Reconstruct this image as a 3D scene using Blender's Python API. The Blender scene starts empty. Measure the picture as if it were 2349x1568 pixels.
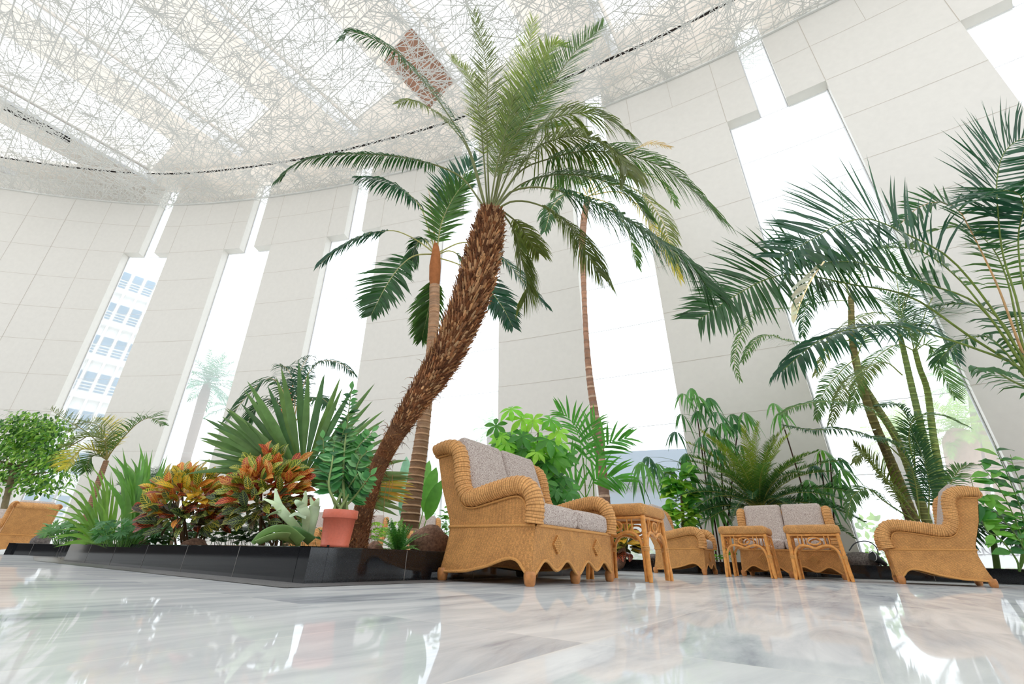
import bpy, math, random
from mathutils import Vector as V, Matrix, noise
random.seed(7)
R_ = math.radians
SC = bpy.context.scene
COL = SC.collection
# ------------------------------------------------------------------ camera
F, PIT, ROL, CAMH, W, HH = 984.1, 0.46682, 0.02666, 0.1887, 2349, 1568
fw = V((0, math.cos(PIT), math.sin(PIT))); up0 = V((0, -math.sin(PIT), math.cos(PIT))); rt0 = V((1, 0, 0))
RT = rt0*math.cos(ROL)+up0*math.sin(ROL); UP = up0*math.cos(ROL)-rt0*math.sin(ROL)
EYE = V((0, 0, CAMH))
cd = bpy.data.cameras.new('camera'); cam = bpy.data.objects.new('camera', cd); COL.objects.link(cam)
cd.sensor_width = 36; cd.lens = F/W*36; cd.clip_start = .02; cd.clip_end = 400
cam.matrix_world = Matrix(((RT.x, UP.x, -fw.x, 0), (RT.y, UP.y, -fw.y, 0), (RT.z, UP.z, -fw.z, CAMH), (0, 0, 0, 1)))
SC.camera = cam

def at(px, py, Y):
    d = fw+RT*((px-W/2)/F)+UP*((HH/2-py)/F)
    return EYE+d*(Y/d.y)
def gz(px, py, z=0.0):
    d = fw+RT*((px-W/2)/F)+UP*((HH/2-py)/F)
    return EYE+d*((z-CAMH)/d.z)
def mpp(p):                                   # metres per pixel of the photograph at a point
    return (p-EYE).dot(fw)/F

# ------------------------------------------------------------------ materials
def lin(r, g, b):
    f = lambda c: (c/255/12.92) if c <= 10 else ((c/255+.055)/1.055)**2.4
    return (f(r), f(g), f(b), 1)
class NT:
    def __init__(s, name):
        s.m = bpy.data.materials.new(name); s.m.use_nodes = True
        s.t = s.m.node_tree; s.n = s.t.nodes; s.l = s.t.links
        s.b = s.n['Principled BSDF']; s.out = s.n['Material Output']
    def node(s, ty, ins=None, **kw):
        n = s.n.new(ty)
        for k, v in kw.items(): setattr(n, k, v)
        for k, v in (ins or {}).items(): s.set(n.inputs[k], v)
        return n
    def set(s, sock, v):
        if hasattr(v, 'is_output'): s.l.new(v, sock)
        elif hasattr(v, 'outputs'): s.l.new(v.outputs[0], sock)
        else: sock.default_value = v
    def math(s, op, a, b=None, c=None):
        n = s.n.new('ShaderNodeMath'); n.operation = op
        for i, x in enumerate((a, b, c)):
            if x is not None: s.set(n.inputs[i], x)
        return n.outputs[0]
    def ramp(s, fac, stops):
        n = s.n.new('ShaderNodeValToRGB'); s.set(n.inputs[0], fac)
        e = n.color_ramp.elements
        while len(e) < len(stops): e.new(.5)
        for x, (p, c) in zip(e, stops): x.position = p; x.color = c
        return n.outputs[0]
    def mix(s, f, a, b, mode='MIX'):
        n = s.n.new('ShaderNodeMix'); n.data_type = 'RGBA'; n.blend_type = mode
        s.set(n.inputs[0], f); s.set(n.inputs[6], a); s.set(n.inputs[7], b)
        return n.outputs[2]
    def P(s, **kw):
        for k, v in kw.items(): s.set(s.b.inputs[k.replace('_', ' ')], v)
        return s
    def bump(s, h, st, dist=.01):
        n = s.node('ShaderNodeBump', {'Strength': st, 'Distance': dist, 'Height': h})
        s.l.new(n.outputs[0], s.b.inputs['Normal'])
def plain(name, c, rough=.6, bumpscale=0, bst=.2, var=0.0, spec=.5, coord='Object'):
    m = NT(name); m.P(Roughness=rough); m.b.inputs['Specular IOR Level'].default_value = spec
    tc = m.node('ShaderNodeTexCoord')
    nz = m.node('ShaderNodeTexNoise', {'Vector': tc.outputs[coord], 'Scale': bumpscale or 5.0, 'Detail': 5})
    d = tuple(x*(1-var) for x in c[:3])+(1,); e = tuple(min(1, x*(1+var)) for x in c[:3])+(1,)
    m.P(Base_Color=m.ramp(nz.outputs['Fac'], [(.3, d), (.7, e)]))
    if bumpscale: m.bump(nz.outputs['Fac'], bst)
    return m.m
def tinted(name, rough=.4, trans=.3, spec=.4, bump=0, gain=1.32):
    m = NT(name); a = m.node('ShaderNodeAttribute', attribute_name='tint')
    tc = m.node('ShaderNodeTexCoord')
    nz = m.node('ShaderNodeTexNoise', {'Vector': tc.outputs['Object'], 'Scale': 9.0, 'Detail': 4})
    c = m.mix(1.0, a.outputs['Color'], m.ramp(nz.outputs['Fac'], [(.3, (gain*.82, gain*.82, gain*.82, 1)), (.7, (gain*1.15, gain*1.15, gain*1.15, 1))]), 'MULTIPLY')
    m.P(Base_Color=c, Roughness=rough); m.b.inputs['Specular IOR Level'].default_value = spec
    if bump:
        n2 = m.node('ShaderNodeTexNoise', {'Vector': tc.outputs['Object'], 'Scale': bump, 'Detail': 6}); m.bump(n2.outputs['Fac'], .6)
    if trans:
        tr = m.node('ShaderNodeBsdfTranslucent'); m.set(tr.inputs['Color'], m.mix(1.0, c, (1.5, 1.6, .7, 1), 'MULTIPLY'))
        mx = m.node('ShaderNodeMixShader', {0: trans}); m.l.new(m.b.outputs[0], mx.inputs[1]); m.l.new(tr.outputs[0], mx.inputs[2])
        m.l.new(mx.outputs[0], m.out.inputs[0])
    return m.m
M = {}
M['leaf'] = tinted('glossy leaf', .35, .33, .35)
M['thick'] = tinted('thick leaf', .4, .12, .5)
M['bark'] = tinted('palm bark', .85, 0, .15, 40, 1.2)
M['fibre'] = tinted('dry fibre', .9, 0, .1)

def croton_mat():
    m = NT('croton leaf'); a = m.node('ShaderNodeAttribute', attribute_name='tint')
    b = m.node('ShaderNodeAttribute', attribute_name='vein')
    uv = m.node('ShaderNodeUVMap', uv_map='UVMap'); s = m.node('ShaderNodeSeparateXYZ', {0: uv.outputs[0]})
    av = m.math('ABSOLUTE', s.outputs[1])
    mid = m.math('LESS_THAN', av, .1)
    q = m.math('FRACT', m.math('SUBTRACT', m.math('MULTIPLY', s.outputs[0], 8.0), m.math('MULTIPLY', av, 1.6)))
    side = m.math('LESS_THAN', q, .26); edge = m.math('GREATER_THAN', av, .9)
    f = m.math('MAXIMUM', m.math('MAXIMUM', mid, side), m.math('MULTIPLY', edge, .8))
    c = m.mix(f, a.outputs['Color'], b.outputs['Color'])
    m.P(Base_Color=c, Roughness=.3)
    tr = m.node('ShaderNodeBsdfTranslucent'); m.set(tr.inputs['Color'], c)
    mx = m.node('ShaderNodeMixShader', {0: .25}); m.l.new(m.b.outputs[0], mx.inputs[1]); m.l.new(tr.outputs[0], mx.inputs[2])
    m.l.new(mx.outputs[0], m.out.inputs[0]); return m.m
M['croton'] = croton_mat()

def wicker(name, light, dark, bw=.0125, rh=.0064):
    m = NT(name); uv = m.node('ShaderNodeUVMap', uv_map='UVMap'); sx = m.node('ShaderNodeSeparateXYZ', {0: uv.outputs[0]})
    U = m.math('DIVIDE', sx.outputs[0], bw); c_ = m.math('FLOOR', U); fu = m.math('SUBTRACT', U, c_)
    Vv = m.math('ADD', m.math('DIVIDE', sx.outputs[1], rh), m.math('MULTIPLY', m.math('FLOORED_MODULO', c_, 2.0), .5)); fv = m.math('FRACT', Vv)
    hu = m.math('POWER', m.math('SINE', m.math('MULTIPLY', fu, math.pi)), .45); hv_ = m.math('POWER', m.math('SINE', m.math('MULTIPLY', fv, math.pi)), .4)
    h = m.math('MULTIPLY', hu, m.math('MULTIPLY_ADD', hv_, .6, .4))
    cell = m.node('ShaderNodeCombineXYZ', {0: c_, 1: m.math('FLOOR', Vv)}); wn = m.node('ShaderNodeTexWhiteNoise', {'Vector': cell.outputs[0]}, noise_dimensions='2D')
    nz = m.node('ShaderNodeTexNoise', {'Vector': uv.outputs[0], 'Scale': 7.0, 'Detail': 4})
    c = m.mix(m.ramp(h, [(.32, (0, 0, 0, 1)), (.75, (1, 1, 1, 1))]), dark, light)
    c = m.mix(1.0, c, m.ramp(wn.outputs['Value'], [(0, (.8, .77, .74, 1)), (1, (1.1, 1.1, 1.1, 1))]), 'MULTIPLY')
    c = m.mix(1.0, c, m.ramp(nz.outputs['Fac'], [(.3, (.86, .83, .8, 1)), (.7, (1.08, 1.08, 1.06, 1))]), 'MULTIPLY')
    m.P(Base_Color=c, Roughness=.5); m.b.inputs['Specular IOR Level'].default_value = .35
    m.bump(h, .8, .004)
    return m.m
WL = lin(236, 176, 108); WD = lin(146, 90, 42)
M['wicker'] = wicker('woven wicker', WL, WD)
M['wickroll'] = wicker('wrapped wicker roll', lin(240, 182, 116), lin(172, 114, 60), .0225, .0064)
M['braid'] = plain('braided cane', lin(228, 166, 94), .5, 180, .8, .25)
M['rattan'] = plain('polished rattan pole', lin(226, 156, 82), .32, 22, .1, .2)
M['footwood'] = plain('turned wooden foot', lin(196, 132, 76), .4, 30, .1, .2)
def tweed():
    m = NT('tweed upholstery'); uv = m.node('ShaderNodeTexCoord')
    mp = m.node('ShaderNodeMapping', {'Vector': uv.outputs['Object'], 'Scale': (230, 330, 230), 'Rotation': (.5, .6, .78)})
    v = m.node('ShaderNodeTexVoronoi', {'Vector': mp.outputs[0], 'Scale': 1.0})
    n = m.node('ShaderNodeTexNoise', {'Vector': uv.outputs['Object'], 'Scale': 3.0})
    c = m.ramp(v.outputs['Color'], [(.22, lin(138, 114, 106)), (.45, lin(204, 190, 182)), (.8, lin(226, 215, 208))])
    m.P(Base_Color=c, Roughness=.95); m.b.inputs['Specular IOR Level'].default_value = .1
    m.bump(v.outputs['Distance'], .5, .003); return m.m
M['tweed'] = tweed()
M['piping'] = plain('brown piping', lin(92, 66, 54), .9, 60, .3, .2)

def marble():
    m = NT('polished marble tiles'); tc = m.node('ShaderNodeTexCoord')
    mp = m.node('ShaderNodeMapping', {'Vector': tc.outputs['Object'], 'Rotation': (0, 0, R_(-54.5))})
    sx = m.node('ShaderNodeSeparateXYZ', {0: mp.outputs[0]})
    T = 1.2
    cell = m.node('ShaderNodeCombineXYZ', {0: m.math('FLOOR', m.math('DIVIDE', sx.outputs[0], T)), 1: m.math('FLOOR', m.math('DIVIDE', sx.outputs[1], T*.5))})
    wn = m.node('ShaderNodeTexWhiteNoise', {'Vector': cell.outputs[0]}, noise_dimensions='2D')
    off = m.node('ShaderNodeVectorMath', {0: mp.outputs[0], 1: wn.outputs['Color']}, operation='ADD')
    st = m.node('ShaderNodeMapping', {'Vector': off.outputs[0], 'Scale': (.45, 1.9, 1)})
    n1 = m.node('ShaderNodeTexNoise', {'Vector': st.outputs[0], 'Scale': 1.9, 'Detail': 8, 'Roughness': .62, 'Distortion': .8})
    n2 = m.node('ShaderNodeTexNoise', {'Vector': st.outputs[0], 'Scale': 2.0, 'Detail': 5, 'Distortion': .8})
    c = m.ramp(n1.outputs['Fac'], [(.27, lin(150, 154, 162)), (.42, lin(200, 203, 207)), (.58, lin(226, 227, 228)), (.75, lin(240, 241, 241))])
    vein = m.math('LESS_THAN', m.math('ABSOLUTE', m.math('SUBTRACT', n2.outputs['Fac'], .5)), .012)
    c = m.mix(m.math('MULTIPLY', vein, .0), c, lin(150, 145, 140))
    c = m.mix(1.0, c, m.ramp(wn.outputs['Value'], [(0, (.93, .935, .94, 1)), (1, (1.03, 1.03, 1.02, 1))]), 'MULTIPLY')
    fx = m.math('ABSOLUTE', m.math('SUBTRACT', m.math('FRACT', m.math('DIVIDE', sx.outputs[0], T)), .5))
    fy = m.math('ABSOLUTE', m.math('SUBTRACT', m.math('FRACT', m.math('DIVIDE', sx.outputs[1], T*.5)), .5))
    j = m.math('MAXIMUM', m.math('GREATER_THAN', fx, .4978), m.math('GREATER_THAN', fy, .4956))
    c = m.mix(m.math('MULTIPLY', j, .5), c, lin(236, 234, 228))
    m.n.remove(m.b)
    d = m.node('ShaderNodeBsdfDiffuse', {'Color': c}); g = m.node('ShaderNodeBsdfGlossy', {'Color': (1, 1, 1, 1), 'Roughness': .035})
    fr_ = m.node('ShaderNodeFresnel', {'IOR': 1.5})
    mx = m.node('ShaderNodeMixShader', {0: m.math('MULTIPLY_ADD', fr_.outputs[0], .5, .045)}); m.l.new(d.outputs[0], mx.inputs[1]); m.l.new(g.outputs[0], mx.inputs[2])
    m.l.new(mx.outputs[0], m.out.inputs[0]); return m.m
M['marble'] = marble()
def granite(name, base, rough):
    m = NT(name); tc = m.node('ShaderNodeTexCoord')
    n = m.node('ShaderNodeTexNoise', {'Vector': tc.outputs['Object'], 'Scale': 160.0, 'Detail': 3})
    m.P(Base_Color=m.ramp(n.outputs['Fac'], [(.5, base), (.66, tuple(min(1, x*2.2+.012) for x in base[:3])+(1,))]), Roughness=rough)
    return m.m
M['granite'] = granite('polished black granite', lin(18, 20, 24), .06)
M['greyborder'] = granite('dark grey granite border', lin(112, 110, 110), .3)
M['joint'] = plain('pale joint filler', lin(150, 146, 142), .8)
M['wall'] = plain('off white wall panels', lin(225, 221, 214), .55, 0, 0, .02)
M['seam'] = plain('panel joint line', lin(196, 187, 174), .8)
M['screen'] = plain('grey perforated metal screen', lin(226, 226, 222), .5)
M['slab'] = plain('cream roof slab', lin(250, 244, 237), .8)
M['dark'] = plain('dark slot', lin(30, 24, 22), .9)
M['frame'] = plain('white painted metal', lin(236, 238, 242), .4)
M['soil'] = plain('brown bark mulch', lin(96, 66, 48), .95, 30, 1.0, .4)
M['terracotta'] = plain('terracotta plastic', lin(214, 112, 88), .45, 60, .08, .06)
M['rockbrown'] = plain('brown lava boulder', lin(138, 106, 88), .9, 40, 1.0, .45)
M['rockgrey'] = plain('grey lava boulder', lin(118, 110, 106), .9, 36, 1.0, .45)
def glass():
    m = NT('hazy window glass'); m.n.remove(m.b)
    t = m.node('ShaderNodeBsdfTransparent', {'Color': (.93, .97, 1, 1)})
    tl = m.node('ShaderNodeBsdfTranslucent', {'Color': (.95, .98, 1, 1)})
    g = m.node('ShaderNodeBsdfGlossy', {'Color': (1, 1, 1, 1), 'Roughness': .02})
    a = m.node('ShaderNodeMixShader', {0: .27}); m.l.new(t.outputs[0], a.inputs[1]); m.l.new(tl.outputs[0], a.inputs[2])
    b = m.node('ShaderNodeMixShader', {0: .03}); m.l.new(a.outputs[0], b.inputs[1]); m.l.new(g.outputs[0], b.inputs[2])
    m.l.new(b.outputs[0], m.out.inputs[0]); return m.m
M['glass'] = glass()

# ------------------------------------------------------------------ mesh building
class MB:
    def __init__(s): s.v = []; s.f = []; s.m = []; s.uv = []; s.c = []; s.c2 = []
    def add(s, vs, fs, mi=0, tint=(1, 1, 1), uvs=None, tint2=None):
        o = len(s.v); s.v += [tuple(p) for p in vs]
        for f in fs:
            s.f.append([i+o for i in f]); s.m.append(mi); s.c.append(tint); s.c2.append(tint2 or tint)
            s.uv.append([uvs[i] for i in f] if uvs else None)
    def grid(s, rows, mi=0, tint=(1, 1, 1), uvs=None, close=False):
        n = len(rows[0]); vs = [p for r in rows for p in r]
        uv = [q for r in uvs for q in r] if uvs else None
        fs = []
        for i in range(len(rows)-1):
            for j in range(n-1+(1 if close else 0)):
                k = (j+1) % n
                fs.append((i*n+j, i*n+k, (i+1)*n+k, (i+1)*n+j))
        s.add(vs, fs, mi, tint, uv)
    def box(s, c, size, rot=0, mi=0, tint=(1, 1, 1), uvscale=1):
        x, y, z = size[0]/2, size[1]/2, size[2]/2; mt = Matrix.Rotation(rot, 3, 'Z'); c = V(c)
        vs = [c+mt@V((sx*x, sy*y, sz*z)) for sx in (-1, 1) for sy in (-1, 1) for sz in (-1, 1)]
        s.add(vs, [(0, 1, 3, 2), (4, 6, 7, 5), (0, 4, 5, 1), (2, 3, 7, 6), (0, 2, 6, 4), (1, 5, 7, 3)], mi, tint)
    def tube(s, pts, rad, n=8, mi=0, tint=(1, 1, 1), cap=True, uvs=False, flat=1.0, tints=None, swap=False):
        pts = [V(p) for p in pts]; N = len(pts)
        if not hasattr(rad, '__len__'): rad = [rad]*N
        T = [(pts[min(i+1, N-1)]-pts[max(i-1, 0)]).normalized() for i in range(N)]
        a = T[0].orthogonal().normalized(); rows = []; uv = []; L = 0
        for i in range(N):
            a = (a-T[i]*a.dot(T[i])).normalized(); b = T[i].cross(a)
            if i: L += (pts[i]-pts[i-1]).length
            m = n+1 if uvs else n
            rows.append([pts[i]+a*math.cos(2*math.pi*k/n)*rad[i]+b*math.sin(2*math.pi*k/n)*rad[i]*flat for k in range(m)])
            rr = max(rad)
            uv.append([(L, 2*math.pi*rr*k/n) if not swap else (2*math.pi*rr*k/n, L) for k in range(m)])
        if tints:
            for i in range(N-1): s.grid([rows[i], rows[i+1]], mi, tints[i], [uv[i], uv[i+1]] if uvs else None, close=not uvs)
        else: s.grid(rows, mi, tint, uv if uvs else None, close=not uvs)
        if cap:
            for r, rev in ((rows[0], True), (rows[-1], False)):
                r = r[:n]; s.add(r, [tuple(range(n))[::-1] if rev else tuple(range(n))], mi, tint, [(0, 0)]*n if uvs else None)
    def build(s, name, mats, parent=None, org=None, smooth=True):
        me = bpy.data.meshes.new(name); o3 = V(org) if org is not None else V((0, 0, 0))
        me.from_pydata([(p[0]-o3.x, p[1]-o3.y, p[2]-o3.z) for p in s.v], [], s.f)
        mats = mats if isinstance(mats, (list, tuple)) else [mats]
        for m in mats: me.materials.append(M[m] if isinstance(m, str) else m)
        me.polygons.foreach_set('material_index', s.m)
        if smooth: me.polygons.foreach_set('use_smooth', [True]*len(s.f))
        if any(u is not None for u in s.uv):
            ul = me.uv_layers.new(name='UVMap'); d = []
            for f, u in zip(s.f, s.uv):
                for k in range(len(f)): d += list(u[k]) if u else [0, 0]
            ul.data.foreach_set('uv', d)
        if any(c != (1, 1, 1) for c in s.c):
            for nm, cc in (('tint', s.c), ('vein', s.c2)):
                if nm == 'vein' and s.c2 == s.c: continue
                ca = me.color_attributes.new(nm, 'FLOAT_COLOR', 'CORNER'); d = []
                for f, c in zip(s.f, cc): d += [c[0], c[1], c[2], 1.0]*len(f)
                ca.data.foreach_set('color', d)
        me.update()
        o = bpy.data.objects.new(name, me); COL.objects.link(o)
        if parent is not None:
            o.parent = parent
        elif org is not None: o.location = o3
        return o
def thing(name, label, cat, loc=(0, 0, 0), rz=0, group=None):
    o = bpy.data.objects.new(name, None); COL.objects.link(o); o.empty_display_size = .1
    o.location = loc; o.rotation_euler = (0, 0, rz); o['label'] = label; o['category'] = cat
    if group: o['group'] = group
    return o
def tag(o, label, cat, group=None):
    o['label'] = label; o['category'] = cat
    if group: o['group'] = group
    return o
def struct(name, mb, mats, smooth=False):
    o = mb.build(name, mats, smooth=smooth); o['kind'] = 'structure'; return o
def dup(root, loc, rz, label, group=None):
    r = root.copy(); COL.objects.link(r); r.location = loc; r.rotation_euler = (0, 0, rz); r['label'] = label
    if group: r['group'] = group
    for ch in list(root.children):
        c = ch.copy(); COL.objects.link(c); c.parent = r
        for g in ch.children:
            d = g.copy(); COL.objects.link(d); d.parent = c
    return r
def catmull(pts, n):
    pts = [V(p) for p in pts]
    if len(pts) == 2: return [pts[0].lerp(pts[1], i/(n-1)) for i in range(n)]
    P = [pts[0]*2-pts[1]]+pts+[pts[-1]*2-pts[-2]]
    dense = []
    for i in range(1, len(P)-2):
        for k in range(10):
            t = k/10; a, b, c, d = P[i-1], P[i], P[i+1], P[i+2]
            dense.append(.5*((2*b)+(c-a)*t+(2*a-5*b+4*c-d)*t*t+(3*b-a-3*c+d)*t**3))
    dense.append(pts[-1])
    L = [0]
    for i in range(1, len(dense)): L.append(L[-1]+(dense[i]-dense[i-1]).length)
    out = []; j = 0
    for i in range(n):
        s = L[-1]*i/(n-1)
        while j < len(L)-2 and L[j+1] < s: j += 1
        u = (s-L[j])/max(1e-9, L[j+1]-L[j]); out.append(dense[j].lerp(dense[j+1], min(1, max(0, u))))
    return out
def jit(c, a=.15):
    k = 1+random.uniform(-a, a); h = random.uniform(-a, a)*.5
    return (max(0, c[0]*k*(1+h)), max(0, c[1]*k), max(0, c[2]*k*(1-h)))
def col(r, g, b): return lin(r, g, b)[:3]
# ------------------------------------------------------------------ foliage generators
def strip(mb, base, d, wv, L, w, droop, tint, mi=0, seg=3, curl=0.0):
    d = d.normalized(); p = base; vs = []
    prof = (.55, 1.0, .72) if seg == 3 else (.5, .95, 1.0, .8, .5)
    for i in range(seg):
        hw = wv*(w*.5*prof[i]); vs += [p-hw, p+hw]
        d = (d+V((0, 0, -droop*(i+1)))).normalized(); p = p+d*(L/seg)
    vs.append(p)
    fs = [(2*i, 2*i+1, 2*i+3, 2*i+2) for i in range(seg-1)]+[(2*seg-2, 2*seg-1, 2*seg)]
    mb.add(vs, fs, mi, tint)
def frond(mb, pts, L, n, w, a0=75, a1=28, droop=.12, start=.2, hint=V((0, -.5, 1)), vee=.25, tint=(.1, .2, .05), rr=.012, rtint=None, seg=3, jag=.12, tipk=.35, basek=.45, side=(1, -1), sag=0.0):
    """a feather leaf: rachis through pts with n leaflets a side of length L and width w"""
    P = catmull(pts, 26); N = len(P)
    T = [(P[min(i+1, N-1)]-P[max(i-1, 0)]).normalized() for i in range(N)]
    rt = rtint or (tint[0]*1.7, tint[1]*1.5, tint[2]*1.4)
    mb.tube(P, [rr*(1-.8*i/(N-1)) for i in range(N)], 5, 0, rt)
    for k in range(n):
        t = start+(1-start)*(k+.5)/n
        for s in side:
            tt = min(.999, max(0, t+random.uniform(-.3, .3)/n)); x = tt*(N-1); i = int(x); u = x-i
            p = P[i].lerp(P[min(i+1, N-1)], u); tg = T[i].lerp(T[min(i+1, N-1)], u).normalized()
            nn = (hint-tg*hint.dot(tg)).normalized(); sd = tg.cross(nn)
            q = (t-start)/(1-start)
            pr = (basek+(1-basek)*min(1, q/.3)) if q < .3 else (1-(1-tipk)*((q-.3)/.7)**1.6)
            a = R_(a0+(a1-a0)*q+random.uniform(-6, 6))
            d = tg*math.cos(a)+sd*(s*math.sin(a))+nn*vee*random.uniform(.5, 1.5)
            d.normalize()
            wv = (tg-d*tg.dot(d)); wv = (wv.normalized()+nn*random.uniform(-.35, .35)).normalized()
            strip(mb, p, d, wv, L*pr*random.uniform(1-jag, 1+jag), w*random.uniform(.85, 1.1), droop+sag*q, jit(tint), 0, seg)
    return mb
def fan(mb, hub, axis, nrm, n, L, w, spread, tint, split=.5, droop=.04, jag=.08, l0=1, l1=1):
    """a palmate leaf: n blades radiating from hub within +-spread of axis in the plane with normal nrm"""
    axis = axis.normalized(); nrm = (nrm-axis*nrm.dot(axis)).normalized(); sd = axis.cross(nrm)
    for k in range(n):
        q = k/(n-1) if n > 1 else .5
        a = -spread+2*spread*q+random.uniform(-.5, .5)*spread/n
        d = (axis*math.cos(a)+sd*math.sin(a)+nrm*random.uniform(-.05, .05)).normalized(); wv = nrm.cross(d).normalized()
        LL = L*(l0+(l1-l0)*q)*random.uniform(1-jag, 1+jag)
        c = jit(tint, .12); vs = []; p = hub.copy(); dd = d.copy()
        for t, ww in ((0, .06), (.25, .5), (.5, 1.0), (.72, .75), (.9, .35)):
            q2 = hub+d*(LL*t)+V((0, 0, -droop*LL*t*t*2)); h = wv*(w*.5*ww)
            vs += [q2-h, q2+nrm*(w*.16*ww), q2+h]
        vs.append(hub+d*LL+V((0, 0, -droop*LL*2.1)))
        fs = []
        for i in range(4):
            o = i*3; fs += [(o, o+1, o+4, o+3), (o+1, o+2, o+5, o+4)]
        fs += [(12, 13, 15), (13, 14, 15)]
        mb.add(vs, fs, 0, c)
def leaf(mb, base, d, nrm, L, w, tint, droop=.3, fold=.2, tint2=None, wid=(.0, .62, 1.0, .9, .5, 0), mi=0):
    d = d.normalized(); nrm = (nrm-d*nrm.dot(d))
    nrm = nrm.normalized() if nrm.length > 1e-4 else d.orthogonal().normalized()
    n = len(wid); vs = []; uv = []; p = V(base); dd = d.copy()
    for i in range(n):
        t = i/(n-1); sd = dd.cross(nrm).normalized(); h = w*.5*max(wid[i], .02)
        vs += [p-sd*h+nrm*h*fold, p, p+sd*h+nrm*h*fold]; uv += [(t, -1), (t, 0), (t, 1)]
        dd = (dd-nrm*droop/n*2).normalized(); nrm = (nrm-dd*nrm.dot(dd)).normalized(); p = p+dd*(L/(n-1))
    fs = []
    for i in range(n-1):
        o = i*3; fs += [(o, o+1, o+4, o+3), (o+1, o+2, o+5, o+4)]
    mb.add(vs, fs, mi, tint, uv, tint2)
def rvec(zmin=-1, zmax=1):
    z = random.uniform(zmin, zmax); a = random.uniform(0, 2*math.pi); r = math.sqrt(max(0, 1-z*z))
    return V((r*math.cos(a), r*math.sin(a), z))
def rock(name, label, c, size, mat, rz=0, seed=0, cat='rock', group=None):
    mb = MB(); n, m = 14, 9; rows = []
    for i in range(m+1):
        th = math.pi*i/m; r = []
        for j in range(n):
            ph = 2*math.pi*j/n; p = V((math.sin(th)*math.cos(ph), math.sin(th)*math.sin(ph), math.cos(th)))
            k = 1+.22*noise.noise(p*1.6+V((seed*3.1, 0, 0)))+.07*noise.noise(p*5+V((0, seed, 0)))
            p = p*k; p = Matrix.Rotation(rz, 3, 'Z')@V((p.x*size[0]/2, p.y*size[1]/2, p.z*size[2]/2)); r.append(p+V(c))
        rows.append(r)
    mb.grid(rows, close=True)
    return tag(mb.build(name, mat, org=c), label, cat, group)
# ------------------------------------------------------------------ the hall: curved leaning wall
CW = (-22.2575, -27.1794); RW = 49.9892; LEAN = -.067745
DRT = [(-20, -.15), (-7.22, -.15), (-2.31, -.11), (1.08, -.23), (5.42, -.5), (9.25, -.68), (13.68, -.77), (17.88, -.8), (26.29, -.48), (30.62, -.12), (34.22, .22), (38.51, .77), (42.39, 1.28), (46.55, 1.97), (64, 4.9)]
def dr(t):
    for (a, x), (b, y) in zip(DRT, DRT[1:]):
        if t <= b: return x+(y-x)*(t-a)/(b-a)
    return DRT[-1][1]
def WP(t, z, off=0.0):
    r = RW+LEAN*(z-CAMH)+dr(t)+off; a = R_(t)
    return V((CW[0]+r*math.sin(a), CW[1]+r*math.cos(a), z))
ZR = lambda k: 20.5482-2.0*k
ZC = 20.268; ZT = 23.0
WIN = [(-2.31, -1.22, -.06, 1.08), (5.42, 6.67, 7.84, 9.25), (13.68, 15.03, 16.4, 17.88), (22.2, 23.5, 24.75, 26.29),
       (30.62, 31.7, 32.85, 34.22), (38.51, 39.8, 40.92, 42.39), (46.55, 47.9, 49.2, 50.7), (55.2, 56.5, 57.8, 59.4)]
def arange(a, b, s):
    n = max(1, int(math.ceil((b-a)/s))); return [a+(b-a)*i/n for i in range(n+1)]
mb = MB(); DEP = .55
def block(a, b, z0, z1, sides, bottom):
    T = arange(a, b, .7); Z = arange(z0, z1, 2.0)
    mb.grid([[WP(t, z) for t in T] for z in Z])
    for t, on in ((a, sides[0]), (b, sides[1])):
        if on: mb.grid([[WP(t, z), WP(t, z, DEP)] for z in Z])
    if bottom: mb.grid([[WP(t, z0) for t in T], [WP(t, z0, DEP) for t in T]])
edges = [-18]+[x for w in WIN for x in (w[0], w[3])]+[64]
for i in range(0, len(edges), 2): block(edges[i], edges[i+1], -.05, ZT, (i > 0, i < len(edges)-2), False)
for w in WIN:
    block(w[0], w[1], ZR(2), ZT, (False, True), True); block(w[2], w[3], ZR(2), ZT, (True, False), True)
struct('wall_back', mb, 'wall')
# panel joints: thin darker strips on the wall face
mb = MB()
def hstrip(a, b, z, h=.008):
    T = arange(a, b, .5)
    mb.grid([[WP(t, z-h, -.004) for t in T], [WP(t, z+h, -.004) for t in T]])
def vstrip(t, z0, z1, h=.009):
    dt = math.degrees(h/RW); Z = arange(z0, z1, 4.0)
    mb.grid([[WP(t-dt, z, -.004), WP(t+dt, z, -.004)] for z in Z])
for k in range(1, 11):
    z = ZR(k)
    for i in range(0, len(edges), 2): hstrip(edges[i], edges[i+1], z)
    if k < 2:
        for w in WIN: hstrip(w[0], w[1], z); hstrip(w[2], w[3], z)
for w in WIN:
    for t in (w[0], w[3]): vstrip(t, ZR(2), ZC)
for t in (-4.73, -7.22, -9.75, -12.3, -14.8): vstrip(t, 0, ZC, .010)
for t in (3.2, 11.5, 20.1, 28.4, 36.4, 44.4): vstrip(t, ZR(1), ZC, .006)
struct('trim_1', mb, 'seam')
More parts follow.
